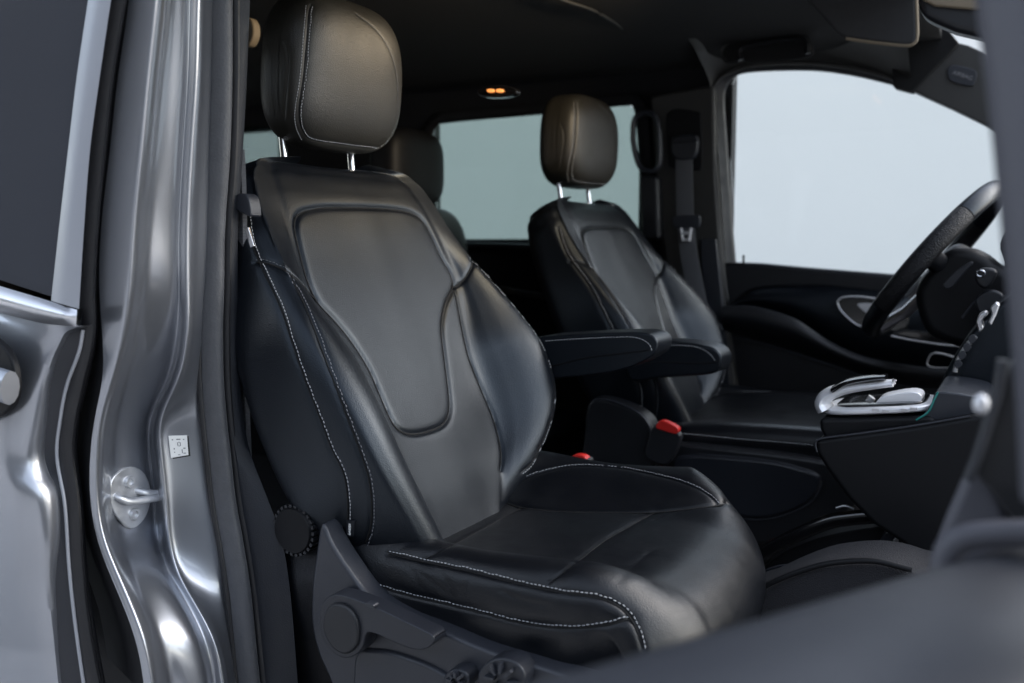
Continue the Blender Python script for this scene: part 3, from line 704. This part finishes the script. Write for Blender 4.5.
dseat['label'] = 'black leather driver seat on the far side, facing the steering wheel'

# ---- passenger seat side shield, lever, knobs
SY = .905
shield = plate([(321, 522), (330, 541), (347, 568), (370, 597), (403, 617), (443, 632), (486, 650), (521, 661), (571, 677), (640, 700), (640, 760), (345, 760), (332, 690), (318, 655), (311, 625), (311, 590), (315, 555)], SY, .035, 'side_shield', SHIELD, seat, .007, n=110)
plate([(355, 655), (372, 650), (400, 655), (440, 672), (470, 700), (470, 760), (350, 760), (352, 700)], SY-.006, .02, 'lower_shield', SHIELD, seat, .006)
lev = plate([(320, 612), (324, 601), (332, 595), (345, 596), (370, 605), (400, 619), (430, 634), (434, 641), (428, 648), (416, 650), (400, 645), (375, 634), (366, 634), (362, 648), (352, 657), (340, 657), (327, 646), (320, 630)], SY-.032, .026, 'height_lever', LEVER, seat, .007, n=90)
plate([(322, 628), (325, 611), (334, 604), (347, 608), (356, 622), (357, 642), (350, 653), (340, 654), (329, 645)], SY-.038, .02, 'lever_hub', SOFT, lev, .004)
plate([(366, 603), (373, 605), (373, 608), (366, 606)], SY-.036, .01, 'lever_mark', SHIELD, lev, .001)
for c, r in (((456, 681), 13), ((501, 680), 24)):
    kn = plate([(c[0]+r*math.cos(a), c[1]+r*.9*math.sin(a)) for a in np.linspace(0, 6.283, 16, endpoint=False)], SY-.022, .03, 'seat_knob', LEVER, seat, .003)
    mb = MB(); ctr_ = aY(*c, SY-.026); rr_ = np.linalg.norm(aY(c[0]+r, c[1], SY)-aY(*c, SY))*.62
    for a in np.linspace(0, math.pi*2, 8, endpoint=False):
        mb.box(ctr_+np.array([math.cos(a)*rr_*.7, 0, math.sin(a)*rr_*.7]), (rr_*.3, .004, .0016), [[math.cos(a), 0, math.sin(a)], [0, 1, 0], [-math.sin(a), 0, math.cos(a)]])
    mb.build('knob_grip', SHIELD, kn)
# recliner wheel with ribs
wc = aY(292, 531, .925); mb = MB(); N_ = 44
ax0 = np.array([0, 1., 0])
def circ(r, y): return [wc+np.array([math.cos(a)*r, y, math.sin(a)*r]) for a in np.linspace(0, 2*math.pi, 60, endpoint=False)]
MBw = MB().grid([circ(.0001, -.002), circ(.022, -.002), circ(.029, -.001), circ(.032, .004), circ(.032, .035), circ(.0001, .036)], cu=True)
rw = MBw.build('recliner_wheel', DARK, seat)
for a in np.linspace(0, 2*math.pi, 26, endpoint=False):
    d = np.array([math.cos(a), 0, math.sin(a)]); mb.box(wc+d*.0325+np.array([0, .018, 0]), (.002, .016, .0022), [d, ax0, np.cross(d, ax0)])
mb.build('wheel_ribs', SOFT, rw)
# base under the seats
MB().box((-.56, YC, .98), (.20, .21, .12)).build('seat_base', DARK, seat, bev=.02)
# seat belt buckle sockets
def buckle(pts_body, pts_red, Y, label):
    t = thing('seat_belt_buckle', label, 'seat belt buckle', aY(*pts_body[0], Y), 'seat belt buckles')
    plate(pts_body, Y, .02, 'buckle_body', SOFT, t, .004)
    plate(pts_red, Y-.003, .018, 'release_button', RED, t, .002)
buckle([(566, 470), (569, 462), (586, 458), (590, 466), (592, 500), (572, 500)], [(570, 458.5), (574, 455), (583, 456), (588, 462), (586, 465), (573, 464)], 1.46, 'seat belt buckle with red button, just behind the nearer cushion')
buckle([(648, 440), (655, 426), (676, 432), (680, 440), (668, 464), (646, 458)], [(656, 428), (658, 422), (664, 421), (676, 427), (678, 431), (675, 434), (664, 431)], 1.74, 'seat belt buckle with red button, beside the dark cover under the armrests')
# armrests
A1Y = 1.47
a1 = plate([(520, 345), (535, 338), (548, 336), (570, 334.5), (600, 333), (632, 332), (645, 333), (653, 336), (657, 341), (657, 348), (653, 355), (644, 361), (628, 368), (608, 373), (585, 376), (562, 378), (540, 382), (520, 385)], A1Y, .075, 'armrest', LEA, seat, .010, n=90)
pline([(540, 368), (561, 364), (585, 358), (608, 355), (636, 352), (649, 350)], A1Y-.0003, .0013, 'armrest_seam', DARK, a1, 30)
def pstitch(pts, Y, par, m=STITCH, r=.0006, gap=.0055):
    P = cr([aY(x, y, Y) for x, y in pts], 200); P = cr(P, max(3, int(plen(P)/gap))); mb = MB()
    for i in range(len(P)-1):
        p = (P[i]+P[i+1])/2; t = P[i+1]-P[i]; t /= np.linalg.norm(t); mb.tube([p-t*.0019, p, p+t*.0019], r, 6)
    mb.build('stitching', m, par, angle=180)
pstitch([(545, 341), (575, 339), (620, 337), (638, 338), (649, 344), (652, 351)], A1Y-.001, a1)
A2Y = 1.80
a2 = plate([(630, 352), (650, 344), (664, 341), (686, 342.5), (705, 345.5), (715, 349), (721, 356), (721, 366), (717, 372), (706, 375), (686, 376.5), (660, 378), (630, 380)], A2Y, .075, 'armrest', LEA, dseat, .010, n=80)
pline([(640, 364), (665, 362), (690, 363), (708, 363), (717, 362)], A2Y-.0003, .0013, 'armrest_seam', DARK, a2, 30)
pstitch([(664, 345), (690, 346), (702, 349), (711, 355), (715, 361)], A2Y-.001, a2)
# driver seat: side cover, extended cushion side and pocketed shield
plate([(587, 470), (584, 430), (587, 405), (593, 399), (605, 399), (622, 404), (640, 413), (650, 424), (653, 440), (650, 470)], 1.76, .05, 'side_cover', SOFT, dseat, .010)
pline([(594, 400), (606, 400), (622, 405), (638, 413), (648, 424), (652, 438)], 1.762, .0028, 'cover_edge', LEVER, dseat, 30)
dsh = plate([(668, 446), (690, 444), (740, 449), (790, 455), (830, 462), (860, 470), (860, 500), (835, 520), (815, 535), (790, 542), (740, 546), (690, 540), (660, 520), (655, 480)], 1.80, .05, 'side_shield', SOFT, dseat, .01, n=80)
plate([(672, 462), (690, 455), (740, 458), (775, 462), (799, 468), (815, 473), (821, 480), (818, 492), (808, 503), (790, 512), (768, 518), (740, 517), (700, 508), (678, 496)], 1.793, .02, 'shield_pocket', LEVER, dsh, .008, n=80)
pline([(700, 454), (740, 457), (775, 461), (799, 467), (816, 473), (822, 481), (818, 493), (808, 504), (790, 513), (768, 519), (740, 519), (710, 514)], 1.79, .0011, 'pocket_line', SHIELD, dsh, 70)
# front thigh extension of the driver cushion
te = MB()
path2 = cr([aY(x, y, 1.83) for x, y in [(640, 430), (700, 428), (760, 430), (820, 434), (850, 437), (870, 446), (876, 462)]], 60)
MB().grid([[p+np.array([0, w_, h_]) for w_, h_ in [(0, -.06), (-.010, -.03), (-.008, -.008), (.004, .004), (.03, .008), (.08, -.004), (.2, -.012), (.36, -.012), (.42, .008), (.46, .01), (.49, -.02), (.49, -.06)]] for p in path2]).build('cushion_front', LEAW, dseat, angle=80)
pstitch([(672, 433), (700, 435), (740, 439), (780, 442), (813, 445)], 1.815, dseat)

# ================================================================== REAR SEAT
rs = thing('rear_passenger_seat', 'dark rear seat with headrest, half hidden behind the nearer front seat', 'car seat', (-1.9, 1.9, .86))
rc = aY(408, 168, 2.1)
V_, F_ = sellip(rc, (.055, .125, .10), None, 3.6, 24); MB().add(V_, F_).build('headrest', DARK, rs, angle=80)
V_, F_ = sellip(rc+np.array([-.0, 0, -.42]), (.07, .24, .32), None, 4.5, 24); MB().add(V_, F_).build('backrest', DARK, rs, angle=80)
V_, F_ = sellip(rc+np.array([.22, 0, -.72]), (.27, .24, .08), None, 4.5, 24); MB().add(V_, F_).build('cushion', LEA, rs, angle=80)
for dy in (-.05, .05): MB().tube([rc+np.array([0, dy, -.15]), rc+np.array([0, dy, -.12]), rc+np.array([0, dy, -.08])], .006, 8).build('headrest_post', CHROME, rs)

# ================================================================== SEAT BELTS
bl = thing('seat_belt', 'black seat belt with tongue and slider on the far pillar beside the driver seat', 'seat belt', aY(685, 140, 2.42), 'seat belts')
wl_ = [aY(x, y, Y) for x, y, Y in [(684, 150, 2.425), (684.5, 175, 2.42), (685, 200, 2.415), (686, 225, 2.41), (690, 260, 2.40), (698, 300, 2.38), (708, 340, 2.34)]]
Pw = cr(wl_, 50)
MB().grid([[p+np.array([-.023, -.003, 0]), p+np.array([0, -.005, 0]), p+np.array([.023, -.003, 0]), p+np.array([.023, -.001, 0]), p+np.array([-.023, -.001, 0])] for p in Pw], cu=True).build('webbing', WEB, bl)
gd = plate([(671, 142), (674, 136), (690, 134), (697, 137), (697, 150), (693, 158), (680, 160), (672, 155)], 2.412, .02, 'belt_guide', SHIELD, bl, .005)
plate([(673, 138), (690, 135.5), (696, 138), (696, 141), (676, 143)], 2.405, .02, 'guide_edge', LEVER, gd, .003)
tn = plate([(672, 219), (676, 216), (697, 215), (700, 219), (699, 226), (694, 228), (677, 228), (673, 225)], 2.402, .012, 'belt_tongue', SHIELD, bl, .003)
mb = MB()
for a, b in (((681, 228), (683, 241)), ((691, 228), (689, 241)), ((682, 240), (690, 240)), ((682, 233), (690, 233))):
    mb.tube([aY(*a, 2.395), aY((a[0]+b[0])/2, (a[1]+b[1])/2, 2.395), aY(*b, 2.395)], .0036, 8)
mb.build('tongue_latch', SILV, tn)
b2 = thing('seat_belt', 'black seat belt with grey tongue hanging between the painted pillar and the nearest seat', 'seat belt', aY(243, 205, .97), 'seat belts')
Pw = cr([aY(x, y, .945) for x, y in [(238, 150), (240, 200), (241, 260), (242, 330), (243, 400), (246, 470), (252, 560)]], 50)
MB().grid([[p+np.array([-.010, .0, 0]), p+np.array([.008, -.004, 0]), p+np.array([.012, 0, 0]), p+np.array([-.006, .004, 0])] for p in Pw], cu=True).build('webbing', WEB, b2)
plate([(234, 198), (238, 194), (245, 194), (249, 200), (251, 215), (248, 216), (236, 209)], .925, .02, 'belt_tongue', SHIELD, b2, .003)
plate([(244, 228), (248, 227), (254, 246), (250, 248)], .922, .004, 'tongue_latch', CHROME, b2, .001, smooth=False)

# ================================================================== DRIVER DOOR
dd = thing('driver_door', 'black inner panel of the closed driver door under the bright window', 'car door', (-.4, 2.47, .9))
plate([(722, 262), (758, 263), (800, 267), (850, 271), (900, 275), (1080, 288), (1080, 560), (700, 560), (716, 420)], 2.47, .05, 'door_panel', SOFT, dd, .012, smooth=False)
plate([(735, 264), (734, 200), (728, 140), (724, 96), (740, 72), (810, 69), (873, 78), (953, 108), (1080, 170), (1080, 290)], 2.492, .004, 'door_window', GCLEAR, dd, None, smooth=False)
# swelling band between the two arched lines
up_ = cr([(722, 312), (734, 301), (748, 290), (768, 285.5), (800, 284.5), (829, 285), (860, 288), (900, 293), (960, 300)], 60)
lo_ = cr([(722, 306), (750, 306), (772, 311), (795, 319), (812, 330), (832, 343), (862, 356), (900, 364), (960, 372)], 60)
Gb = []
for a, b in zip(up_, lo_):
    Gb.append([aY(*(a*(1-t)+b*t), 2.472-.035*math.sin(math.pi*min(1, t*1.0))**.7*(1-.2*t)-.012*t) for t in np.linspace(0, 1, 22)])
MB().grid(Gb).build('door_swell', LEA, dd, angle=60)
lo2 = cr([(722, 330), (735, 334), (760, 341), (790, 350), (829, 363), (867, 376), (900, 384), (960, 392)], 60)
Gb = []
for a, b in zip(lo_, lo2):
    Gb.append([aY(*(a*(1-t)+b*t), 2.44-.055*math.sin(math.pi*(.25+.75*t))**.8+.0*t) for t in np.linspace(0, 1, 22)])
MB().grid(Gb).build('door_armrest', SOFT, dd, angle=60)
pline([(722, 307), (750, 307), (772, 312), (795, 320), (812, 331), (832, 344), (862, 357), (900, 365), (960, 373)], 2.415, .0035, 'armrest_edge', LEVER, dd, 60)
pline([(732, 337), (760, 343), (790, 352), (829, 365), (867, 378)], 2.445, .002, 'pocket_edge', LEVER, dd, 50)
pline([(734, 302), (748, 290.5), (768, 286), (800, 285), (829, 285.5), (860, 288.5), (892, 292)], 2.458, .002, 'panel_crease', DARK, dd, 50)
hb_ = plate([(838, 302), (842, 298), (861, 297), (885, 300), (905, 305), (905, 330), (870, 329), (855, 323), (843, 312)], 2.425, .02, 'handle_bowl', GLOSS, dd, .004)
pline([(890, 300.5), (875, 298.5), (861, 296.8), (845, 297), (838, 300.5), (838.5, 306), (843, 313), (855, 323.5), (868, 329)], 2.419, .0022, 'bowl_rim', SILV, dd, 60)
plate([(857, 305), (862, 303.5), (874, 304.5), (876, 310), (876, 318), (866, 313)], 2.414, .008, 'door_handle', SILV, dd, .003)
sw = plate([(927, 364), (931, 355), (940, 354), (957, 359), (953, 367), (940, 368)], 2.30, .03, 'window_switch', GLOSS, dd, .003)
pline([(957, 358), (940, 353.5), (931, 354.5), (927, 364), (934, 367.5), (953, 368)], 2.296, .0018, 'switch_rim', SILV, dd, 40)
plate([(890, 334), (905, 330), (964, 334), (966, 346), (925, 341)], 2.35, .06, 'door_tray', GLOSS, dd, .004, smooth=False)
pline([(891, 336), (908, 339.5), (925, 342.3), (945, 345), (966, 346.5)], 2.345, .0022, 'tray_edge', SILV, dd, 30)
pline([(743.5, 264), (743.5, 259), (743.5, 255)], 2.465, .003, 'lock_pin', DARK, dd, 6)

# ================================================================== STEERING WHEEL
wa = aY(872, 331, 2.1); wb = aY(1000, 188, 2.1)
wc = (wa+wb)/2; wu = (wb-wa)/np.linalg.norm(wb-wa); Rw = np.linalg.norm(wb-wa)/2-.004
wv = np.array([.10, 1, .03]); wv -= wu*np.dot(wv, wu); wv /= np.linalg.norm(wv); wn_ = np.cross(wu, wv)
sw_ = thing('steering_wheel', 'black leather steering wheel with perforated grip in front of the far window', 'steering wheel', wc)
def arc(a0, a1, n): return [wc+(wu*math.cos(a)+wv*math.sin(a))*Rw for a in np.linspace(a0, a1, n)]
def rimseg(a0, a1, name, m, r=.0175):
    P = np.array(arc(a0, a1, 60)); G = []
    for p in P:
        d = (p-wc)/Rw; G.append([p+d*math.cos(t)*r*.92+wn_*math.sin(t)*r*1.12 for t in np.linspace(0, 2*math.pi, 22, endpoint=False)])
    return MB().grid(G, cu=True, cap=True).build(name, m, sw_)
A = math.radians
rimseg(A(-52), A(52), 'rim_top', LEA); rimseg(A(52.6), A(127), 'rim_grip', PERF); rimseg(A(-127), A(-52.6), 'rim_grip', PERF)
rimseg(A(127.6), A(232.4), 'rim_bottom', LEA)
rimseg(A(-127.6), A(-52.5+.1), 'rim_core', DARK, .0165)
rimseg(A(52), A(128), 'rim_core', DARK, .0165)
hubc = wc-wn_*np.sign(wn_[0])*-.045
wf = wn_*np.sign(wn_[0])
V_, F_ = sellip(wc+wf*.035, (.062, .075, .030), [wu, wv, wf], 3.5, 16); MB().add(V_, F_).build('hub', SOFT, sw_)
for a in (85, -85, 180):
    d = wu*math.cos(A(a))+wv*math.sin(A(a)); MB().tube([wc+wf*.03+d*.05, wc+wf*.025+d*.11, wc+wf*.006+d*(Rw-.008)], .012, 12, .02, up=wf).build('spoke', SOFT if a != 180 else SATIN, sw_)
# column shroud, paddle, stalk
co = thing('steering_column', 'dark steering column shroud with stalks behind the wheel rim', 'steering column', wc+wf*.12)
plate([(915, 292), (935, 262), (950, 249), (970, 248.5), (987, 256), (1004, 268), (1060, 290), (1060, 345), (985, 350), (950, 345), (925, 330)], 1.98, .18, 'column_shroud', DARK, co, .02)
plate([(943, 285), (955, 272), (970, 262), (973, 264), (965, 272), (951, 288)], 1.93, .01, 'gear_paddle', LEVER, co, .003)
st_ = plate([(975, 276), (980, 269), (990, 268), (997, 272), (992, 284), (985, 289), (977, 284)], 1.90, .03, 'stalk', SOFT, co, .006)
V_ = [aY(981+4.2*math.cos(a), 273.5+3*math.sin(a), 1.896) for a in np.linspace(0, 6.283, 24, endpoint=False)]
MB().tube(V_, .0014, 8, closed=True).build('stalk_ring', CHROME, st_)
pline([(988, 289), (975, 301), (962, 318)], 1.93, .002, 'shroud_edge', SHIELD, co, 20)
plate([(975, 300), (990, 290), (1004, 296), (1000, 312), (984, 318)], 1.92, .03, 'stalk_block', LEVER, co, .006)

# ================================================================== DASHBOARD
da = thing('dashboard', 'black curved dashboard section with silver vents at the right edge', 'dashboard', (.15, 1.8, 1.2))
plate([(938, 396), (942, 380), (952, 360), (966, 338), (984, 318), (1004, 300), (1040, 282), (1120, 262), (1120, 520), (1010, 520), (985, 440), (960, 412)], 1.74, .5, 'dash_body', LEA, da, .03, n=90)
plate([(1005, 262), (1000, 246), (1006, 232), (1020, 224), (1070, 215), (1070, 300), (1010, 285)], 2.0, .3, 'instrument_hood', DARK, da, .02)
plate([(976, 322), (979, 314), (986, 311), (988, 315), (982, 320), (984, 328), (979, 333)], 1.70, .04, 'air_vent', SATIN, da, .003, smooth=False)
plate([(990, 308), (996, 302), (1000, 305), (996, 316), (991, 326), (988, 322), (992, 314)], 1.68, .04, 'air_vent', SATIN, da, .003, smooth=False)
for x_, y_ in ((957, 366), (961, 357), (966, 349), (971, 341)):
    plate([(x_-3, y_-3), (x_+2, y_-6), (x_+5, y_-1), (x_, y_+3)], 1.715, .012, 'dash_button', SHIELD, da, .0015)
pline([(955, 372), (958, 360), (966, 347), (976, 336)], 1.73, .004, 'dash_buttons', SATIN, da, 20)
pline([(938, 389), (944, 396), (956, 397), (975, 393), (996, 386), (1010, 382)], 1.725, .0035, 'dash_trim', SHIELD, da, 40)
pline([(936, 410), (945, 409), (960, 406), (975, 402)], 1.70, .0014, 'ambient_light_strip', TEAL, da, 20)

# ================================================================== CENTRE CONSOLE
ce = thing('centre_console', 'black centre console wedge rising toward the dashboard, metal touch controller on top', 'car console', (-.15, 1.6, .86))
plate([(815, 441), (820, 439), (860, 434), (916, 426), (950, 420), (985, 414), (1060, 405), (1060, 620), (960, 600), (921, 562), (904, 545), (872, 524), (848, 499), (826, 469), (816, 452)], 1.50, .24, 'console_body', DARK, ce, .012, smooth=False)
pline([(817, 452), (815.5, 443), (822, 438.5), (860, 433.5), (916, 425.5), (970, 416)], 1.502, .0016, 'console_edge', SHIELD, ce, 50)
plate([(819, 419), (931, 416), (940, 424), (870, 433), (826, 440), (820, 430)], 1.525, .16, 'controller_plinth', DARK, ce, .008, smooth=False)
cA = aY(820, 414, 1.52); cB = aY(930, 410, 1.52)
ccx = (cA+cB)/2; z0 = cA[2]
def slab(cx, cy, hx, hy, z, hz, name, m, par, p=3.5, tilt=0):
    axs = [np.array([math.cos(tilt), 0, math.sin(tilt)]), BW, np.array([-math.sin(tilt), 0, math.cos(tilt)])]
    V_, F_ = sellip((cx, cy, z), (hx, hy, hz), axs, p, 22); return MB().add(V_, F_).build(name, m, par, angle=80)
tlt = math.atan2((cB-cA)[2], (cB-cA)[0])
base = slab(ccx[0], 1.60, (cB-cA)[0]/2+.004, .075, ccx[2], .007, 'controller_base', SILV, ce, 4, tlt)
slab(ccx[0]+.004, 1.60, (cB-cA)[0]/2-.012, .064, ccx[2]+.0070, .0045, 'controller_well', GLOSS, base, 4, tlt)
# arched hand rest
P = cr([aY(x, y, 1.56) for x, y in [(826, 409), (823, 402), (828, 395), (842, 389), (860, 386), (880, 384), (893, 383)]], 40)
arm = MB().tube(P, .034, 18, .0125, up=(0, 1, 0), taper=lambda t: 1-.55*t).build('hand_rest', SILV, ce)
P = cr([aY(x, y, 1.535) for x, y in [(832, 394), (846, 387), (865, 383.5), (884, 382)]], 30)
MB().tube(P+np.array([0, .026, .005]), .036, 14, .006, up=(0, 1, 0), taper=lambda t: 1-.35*t).build('rest_pad', GLOSS, arm)
P = cr([aY(x, y, 1.55) for x, y in [(876, 405), (880, 398), (895, 394), (912, 392), (921, 395), (920, 402), (905, 406), (888, 407)]], 40, True)
k = len(P); kn = MB().add(list(P)+list(P+np.array([0, .05, .0])), [tuple(range(k)), tuple(range(2*k-1, k-1, -1))]+[(i, (i+1) % k, (i+1) % k+k, i+k) for i in range(k)]).build('control_knob', SILV, ce, bev=.004)
MB().tube([aY(872, 406, 1.575), aY(868, 402, 1.575), aY(872, 397, 1.575)], .006, 10).build('side_wheel', ZINC, ce)
mb = MB()
for x, y in ((876, 411), (886, 412), (905, 411), (914, 410)): mb.box(aY(x, y, 1.53)+np.array([0, 0, .002]), (.005, .006, .002))
mb.build('console_buttons', SATIN, ce)
pline([(894, 384), (894, 381), (895, 379)], 1.55, .003, 'rest_tip', CHROME, arm, 6)
pline([(916, 420), (928, 412), (934, 400), (938, 392)], 1.525, .0014, 'ambient_light_strip', TEAL, ce, 20)
plate([(924, 418), (931, 404), (940, 392), (985, 400), (985, 416), (950, 421)], 1.53, .2, 'console_neck', SHIELD, ce, .006)
# low tray and cup ring beyond the near cushion
tr_ = thing('floor_tray', 'glossy black low tray with curved rim on the floor below the console', 'tray', (-.3, 1.5, .86))
pline([(752, 566), (759, 556), (775, 546), (796, 535.5), (815, 527), (832, 521), (853, 518), (875, 516)], 1.56, .008, 'tray_rim', GLOSS, tr_, 50, .012)
plate([(762, 572), (778, 556), (800, 545), (830, 535), (870, 528), (885, 530), (872, 562), (830, 565), (790, 575)], 1.58, .10, 'tray_well', DARK, tr_, .006)
plate([(868, 566), (884, 532), (892, 530), (905, 548), (905, 575), (880, 575)], 1.54, .03, 'tray_side', LEVER, tr_, .004, smooth=False)
plate([(893, 541), (897, 537), (899, 538), (895, 552), (892, 551)], 1.53, .004, 'tray_clip', SATIN, tr_, .001)
pline([(755, 585), (760, 576), (770, 569), (785, 565.5), (803, 567)], 1.42, .002, 'cup_ring', SHIELD, tr_, 30)
pline([(836, 508), (845, 506), (854, 509)], 1.60, .002, 'tray_latch', SATIN, tr_, 10)
plate([(690, 700), (730, 610), (765, 590), (804, 573), (832, 566), (873, 564), (912, 573), (960, 600), (960, 720), (700, 720)], 1.30, .12, 'tray_carpet', CARP, tr_, .012, n=70)
pline([(757, 590), (780, 579), (804, 570), (832, 563), (873, 561), (912, 570)], 1.295, .004, 'carpet_edge', DARK, tr_, 40)

# ================================================================== SUN VISOR, MIRROR
vz = thing('sun_visor', 'dark folded sun visor with pale edge below the roof lining', 'sun visor', aY(860, 20, 2.05))
plate([(790, -30), (807, 0), (818, 12), (828, 23), (836, 33), (845, 37.5), (870, 41), (905, 45), (914, 44), (917, 38), (916, 0), (914, -30)], 2.05, .02, 'visor_body', VISOR, vz, .007, smooth=False)
pline([(846, 38.5), (870, 42), (904, 45.5), (913.5, 43.5), (917, 36), (916.5, 10), (915, -30)], 2.055, .0035, 'visor_edge', BEIGE, vz, 60)
mi = thing('rear_view_mirror', 'black rear view mirror back hanging at the top right, out of focus', 'mirror', aY(950, 15, 1.75))
plate([(917, -30), (918, 4), (922, 16), (934, 22), (955, 31), (985, 38), (1060, 48), (1060, -30)], 1.72, .05, 'mirror_housing', SOFT, mi, .012, smooth=False)
plate([(922, -30), (922, 0), (935, 6), (980, 10), (1060, 14), (1060, -30)], 1.712, .01, 'mirror_rim', BEIGE, mi, .004, smooth=False)

# ================================================================== NEAR PILLAR AND OPEN DOOR (out of focus)
npil = thing('front_door_pillar', 'out of focus grey front pillar edge at the right of the doorway', 'car pillar', (.05, .6, 1.2))
le = cr([(972, -40), (976, 0), (984, 60), (991, 120), (999, 200), (1006, 270), (1012, 340), (1018, 420), (1022, 500)], 60)
Gp = []
for x, y in le:
    p = aY(x, y, .50); Gp.append([p+np.array([-.0, .05, 0]), p+np.array([-.001, .02, 0]), p, p+np.array([.006, -.008, 0]), p+np.array([.02, -.014, 0]), p+np.array([.022, -.008, 0]), p+np.array([.05, -.02, 0]), p+np.array([.09, -.02, 0]), p+np.array([.09, .10, 0])])
MB().grid(Gp, cu=True).build('pillar_cover', PILG, npil, angle=70)
plate([(930, 560), (945, 520), (965, 474), (985, 440), (992, 470), (1003, 500), (1012, 524), (1060, 545), (1060, 640), (920, 640)], .66, .03, 'jamb_panel', PILG, npil, .01, smooth=False)
pline([(1003, 360), (998, 390), (989, 420), (978, 455), (968, 480)], .64, .0035, 'jamb_seal', SHIELD, npil, 40)
plate([(975, 472), (985, 430), (1000, 390), (1016, 360), (1060, 350), (1060, 560), (1012, 520), (990, 490)], .645, .04, 'hinge_cover', SOFT, npil, .012)
V_, F_ = sellip(aY(981, 404, .62), (.0045, .0045, .006), None, 2, 8); MB().add(V_, F_).build('hinge_highlight', SILV, npil)  # silver blob stands in for a round highlight by the hinge
od = thing('open_front_door', 'out of focus grey top edge of the open passenger door across the lower right corner', 'car door', (-.05, .45, .9))
Lp = np.array([[.02, .68], [-.026, .60], [-.10, .472], [-.17, .35], [-.24, .23], [-.31, .11]]); Lq = cr(Lp, 30)
dr = np.array([.5, .866]); pn = np.array([.866, -.5])       # along, and toward the outer skin
Gq = []
for a in Lq:
    zt = 1.424-.0*a[0]
    prof = [(0, -.30), (-.004, -.06), (.0, -.018), (.008, -.004), (.022, 0), (.06, -.002), (.10, -.010), (.125, -.03), (.135, -.07), (.14, -.30)]
    Gq.append([(a[0]+pn[0]*d, a[1]+pn[1]*d, zt+z_) for d, z_ in prof])
MB().grid(Gq, cap=True).build('door_top', DOORG, od, angle=70)
G2 = [[(a[0]+pn[0]*d, a[1]+pn[1]*d, z_) for d, z_ in ((.002, 1.13), (.005, .75), (.13, .75), (.139, 1.13))] for a in Lq]
MB().grid(G2, cap=True).build('door_shell', PAINT, od, angle=50)
pline([(944, 566), (950, 548), (965, 538), (990, 534), (1030, 533), (1060, 534)], .60, .008, 'door_grip', PILG, od, 40)
